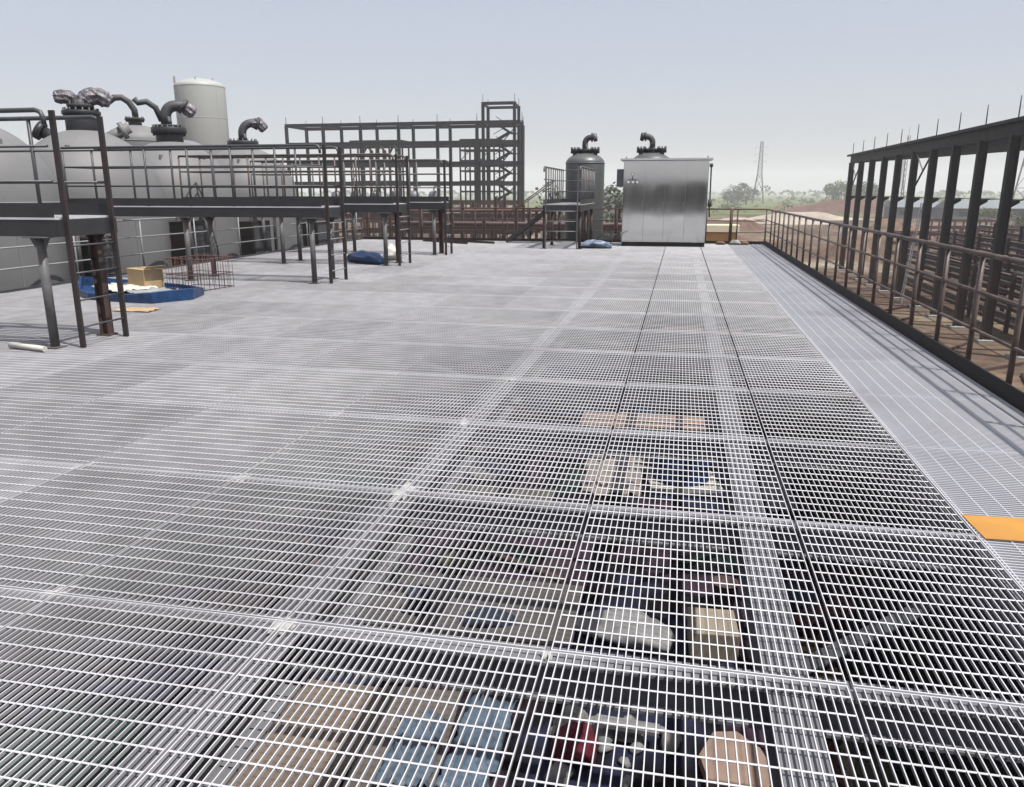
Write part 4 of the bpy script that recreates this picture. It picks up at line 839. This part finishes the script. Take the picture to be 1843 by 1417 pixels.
# ---------------------------------------------------------------- vegetation
LEAF = [mat('leaf_dark', (.055, .085, .03), .8, 0, (.4, .5), spec=.2), mat('leaf_pale', (.12, .16, .055), .8, 0, (.35, .5), spec=.2), mat('leaf_grey', (.10, .12, .075), .8, 0, (.35, .5), spec=.2), mat('leaf_hazy', (.13, .15, .115), .8, 0, (.3, .5), spec=.2)]
BARK = mat('bark', (.10, .08, .06), .9, 0, (.3, 5.))
def crown_mesh(seed, m, n=1100, h=1.0, sq=1.0):
    rnd = random.Random(seed); b = MB(); cl = [(rnd.gauss(0, .27)*sq, rnd.gauss(0, .27)*sq, .62+rnd.gauss(0, .17), rnd.uniform(.13, .24)) for _ in range(17)]
    for i in range(n):
        cx_, cy_, cz_, r = rnd.choice(cl); v = Vector((rnd.gauss(0, 1), rnd.gauss(0, 1), rnd.gauss(0, 1))).normalized()*r*rnd.uniform(.55, 1.05)
        p = Vector((cx_, cy_, cz_))+v; a = Vector((rnd.gauss(0, 1), rnd.gauss(0, 1), rnd.gauss(0, 1))).normalized(); c_ = a.cross(v).normalized(); s = rnd.uniform(.018, .04)
        b.add([p+a*s, p+c_*s, p-a*s, p-c_*s], [(0,1,2,3)])
    return b.mesh('crown', m)
def trunk_mesh(seed):
    rnd = random.Random(seed); b = MB(); b.path([(0, 0, 0), (.01, 0, .3), (-.01, .01, .6)], .03, 8, .016)
    for k in range(6):
        a = k*1.05+rnd.uniform(0, .5); b.path([(0, 0, .28+.05*k), (math.cos(a)*.12, math.sin(a)*.12, .42+.05*k), (math.cos(a)*.26, math.sin(a)*.26, .55+.05*k)], .013, 6, .005)
    return b.mesh('trunk', BARK)
crowns = [crown_mesh(k, LEAF[3] if k == 2 else LEAF[k % 3], sq=(1, 1.25, .8)[k % 3]) for k in range(6)]; trunks = [trunk_mesh(k) for k in range(2)]
def tree(x, y, h, k, label, group, wd=1., name='tree'):
    o = empty(name, (x, y, GZ-.1), label, 'tree' if name == 'tree' else 'shrub', group, random.uniform(0, 6)); o.scale = (h*wd, h*wd, h)
    ch(crowns[k % 6], (0, 0, 0), o); ch(trunks[k % 2], (0, 0, 0), o); return o
for i, (x, y, h) in enumerate(((84, 470, 13), (90, 475, 15), (96, 480, 13.5), (101, 470, 11))):
    tree(x, y, h, i, 'tree in the tall clump left of the hall frame, %s from the left' % ORD[i], 'clump of trees left of the hall frame', 1.1)
for i, (x, y, h) in enumerate(((33, 500, 11), (38, 505, 12), (27, 500, 8))):
    tree(x, y, h, i+2, 'tree in the clump at the left foot of the lone pylon, %s in size' % ORD[(1, 0, 2)[i]], 'clump of trees by the pylon', 1.3)
rv = random.Random(77)
for i in range(26):
    x = rv.uniform(-15.5, -4); y = rv.uniform(92, 150); tree(x, y, rv.uniform(4, 9), 2, 'grey-green shrub in the thicket behind the dark upright tank', 'thicket behind the dark upright tank', 1.1, 'shrub')
for i in range(60):
    y = rv.uniform(330, 900); x = y*rv.uniform(-.16, .56)
    tree(x, y, rv.uniform(2, 4.5), i, 'low tree scattered across the hazy green fields', 'low trees scattered over the fields', rv.uniform(.9, 1.6))
for i in range(7):
    y = rv.uniform(150, 200); x = y*rv.uniform(.33, .58); tree(x, y, rv.uniform(3, 6), i, 'green shrub on the site behind the hall columns', 'shrubs behind the hall columns', 1.3, 'shrub')
def wood(name, n, yr, xr, hr, m, seed):
    rnd = random.Random(seed); b = MB()
    for i in range(n):
        y = rnd.uniform(*yr); x = y*rnd.uniform(*xr); h = rnd.uniform(*hr); wd = h*rnd.uniform(.5, 1.1)
        for k in range(26):
            a = rnd.uniform(0, 6.28); e = rnd.uniform(-.2, 1.57); p = Vector((x+math.cos(a)*math.cos(e)*wd, y+math.sin(a)*math.cos(e)*wd, GZ+h*.45+math.sin(e)*h*.5)); s = h*.2
            a1 = Vector((rnd.gauss(0, 1), rnd.gauss(0, 1), rnd.gauss(0, 1))).normalized()*s; a2 = Vector((rnd.gauss(0, 1), rnd.gauss(0, 1), rnd.gauss(0, 1))).normalized()*s
            b.add([p+a1, p+a2, p-a1, p-a2], [(0,1,2,3)])
    return tag(b.build(name, m), {'far_wood': 'long hazy line of woods along the horizon', 'field_scrub': 'patchy green scrub spread over the fields beyond the site'}[name], 'wood' if name == 'far_wood' else 'scrub', kind='stuff')
wood('far_wood', 900, (900, 1900), (-1.3, 1.2), (5, 9.5), LEAF[0], 5)
wood('field_scrub', 700, (260, 900), (-.9, .95), (1.2, 3.2), LEAF[1], 6)

# ---------------------------------------------------------------- behind the camera: dark workshop the steel cabinet mirrors
wk = empty('workshop', (0, -34, GZ), 'dark low workshop building standing behind the camera', 'building')
MB().box(-40, -8, 0, 30, 0, 8.3).build('wall', mat('dark_green_wall', (.10, .11, .10), .8, 0, (.3, .2)), wk); MB().box(-41, -9, 8.303, 31, 1, 8.6).build('roof', DARKS, wk)

# name the look-alikes by their order across the view
def rank(sel, fmt, key=lambda o: o.location.x/max(1, o.location.y)):
    for i, o in enumerate(sorted(sel, key=key)): o['label'] = fmt % ORD[i]
tops = [o for o in COL.objects if o.parent is None]
for c_ in ('white', 'grey', 'rusty', 'blue', 'tan'): rank([o for o in tops if o.get('group', '').startswith('crates and packs') and o['label'].startswith(c_)], c_+' packing crate on the ground beyond the far railing, %s from the left')
rank([o for o in tops if o.get('group', '') == 'thicket behind the dark upright tank'], 'grey-green shrub in the thicket behind the dark upright tank, %s from the left')
rank([o for o in tops if o.get('group', '') == 'shrubs behind the hall columns'], 'green shrub behind the hall columns, %s from the left')
rank([o for o in tops if o.get('group', '') == 'low trees scattered over the fields'], 'low tree in the hazy green fields, %s from the left')
rank([o for o in tops if o.get('group', '') == 'rubble pile beneath the grating'], 'lump in the rubble pile below the bottom centre of the grating, %s from the left')

# ---------------------------------------------------------------- haze
hz = MB().box(-2600, -400, -7.2, 2600, 2600, 58)
hm = bpy.data.materials.new('haze'); hm.use_nodes = True; t = hm.node_tree; t.nodes.clear()
out = t.nodes.new('ShaderNodeOutputMaterial'); pv = t.nodes.new('ShaderNodeVolumePrincipled'); pv.inputs['Density'].default_value = .0006; pv.inputs['Color'].default_value = (.97, .98, 1, 1); pv.inputs['Anisotropy'].default_value = 0
t.links.new(pv.outputs[0], out.inputs['Volume'])
tag(hz.build('haze', hm), kind='stuff')
SC.cycles.volume_bounces = 1; SC.cycles.max_bounces = 8
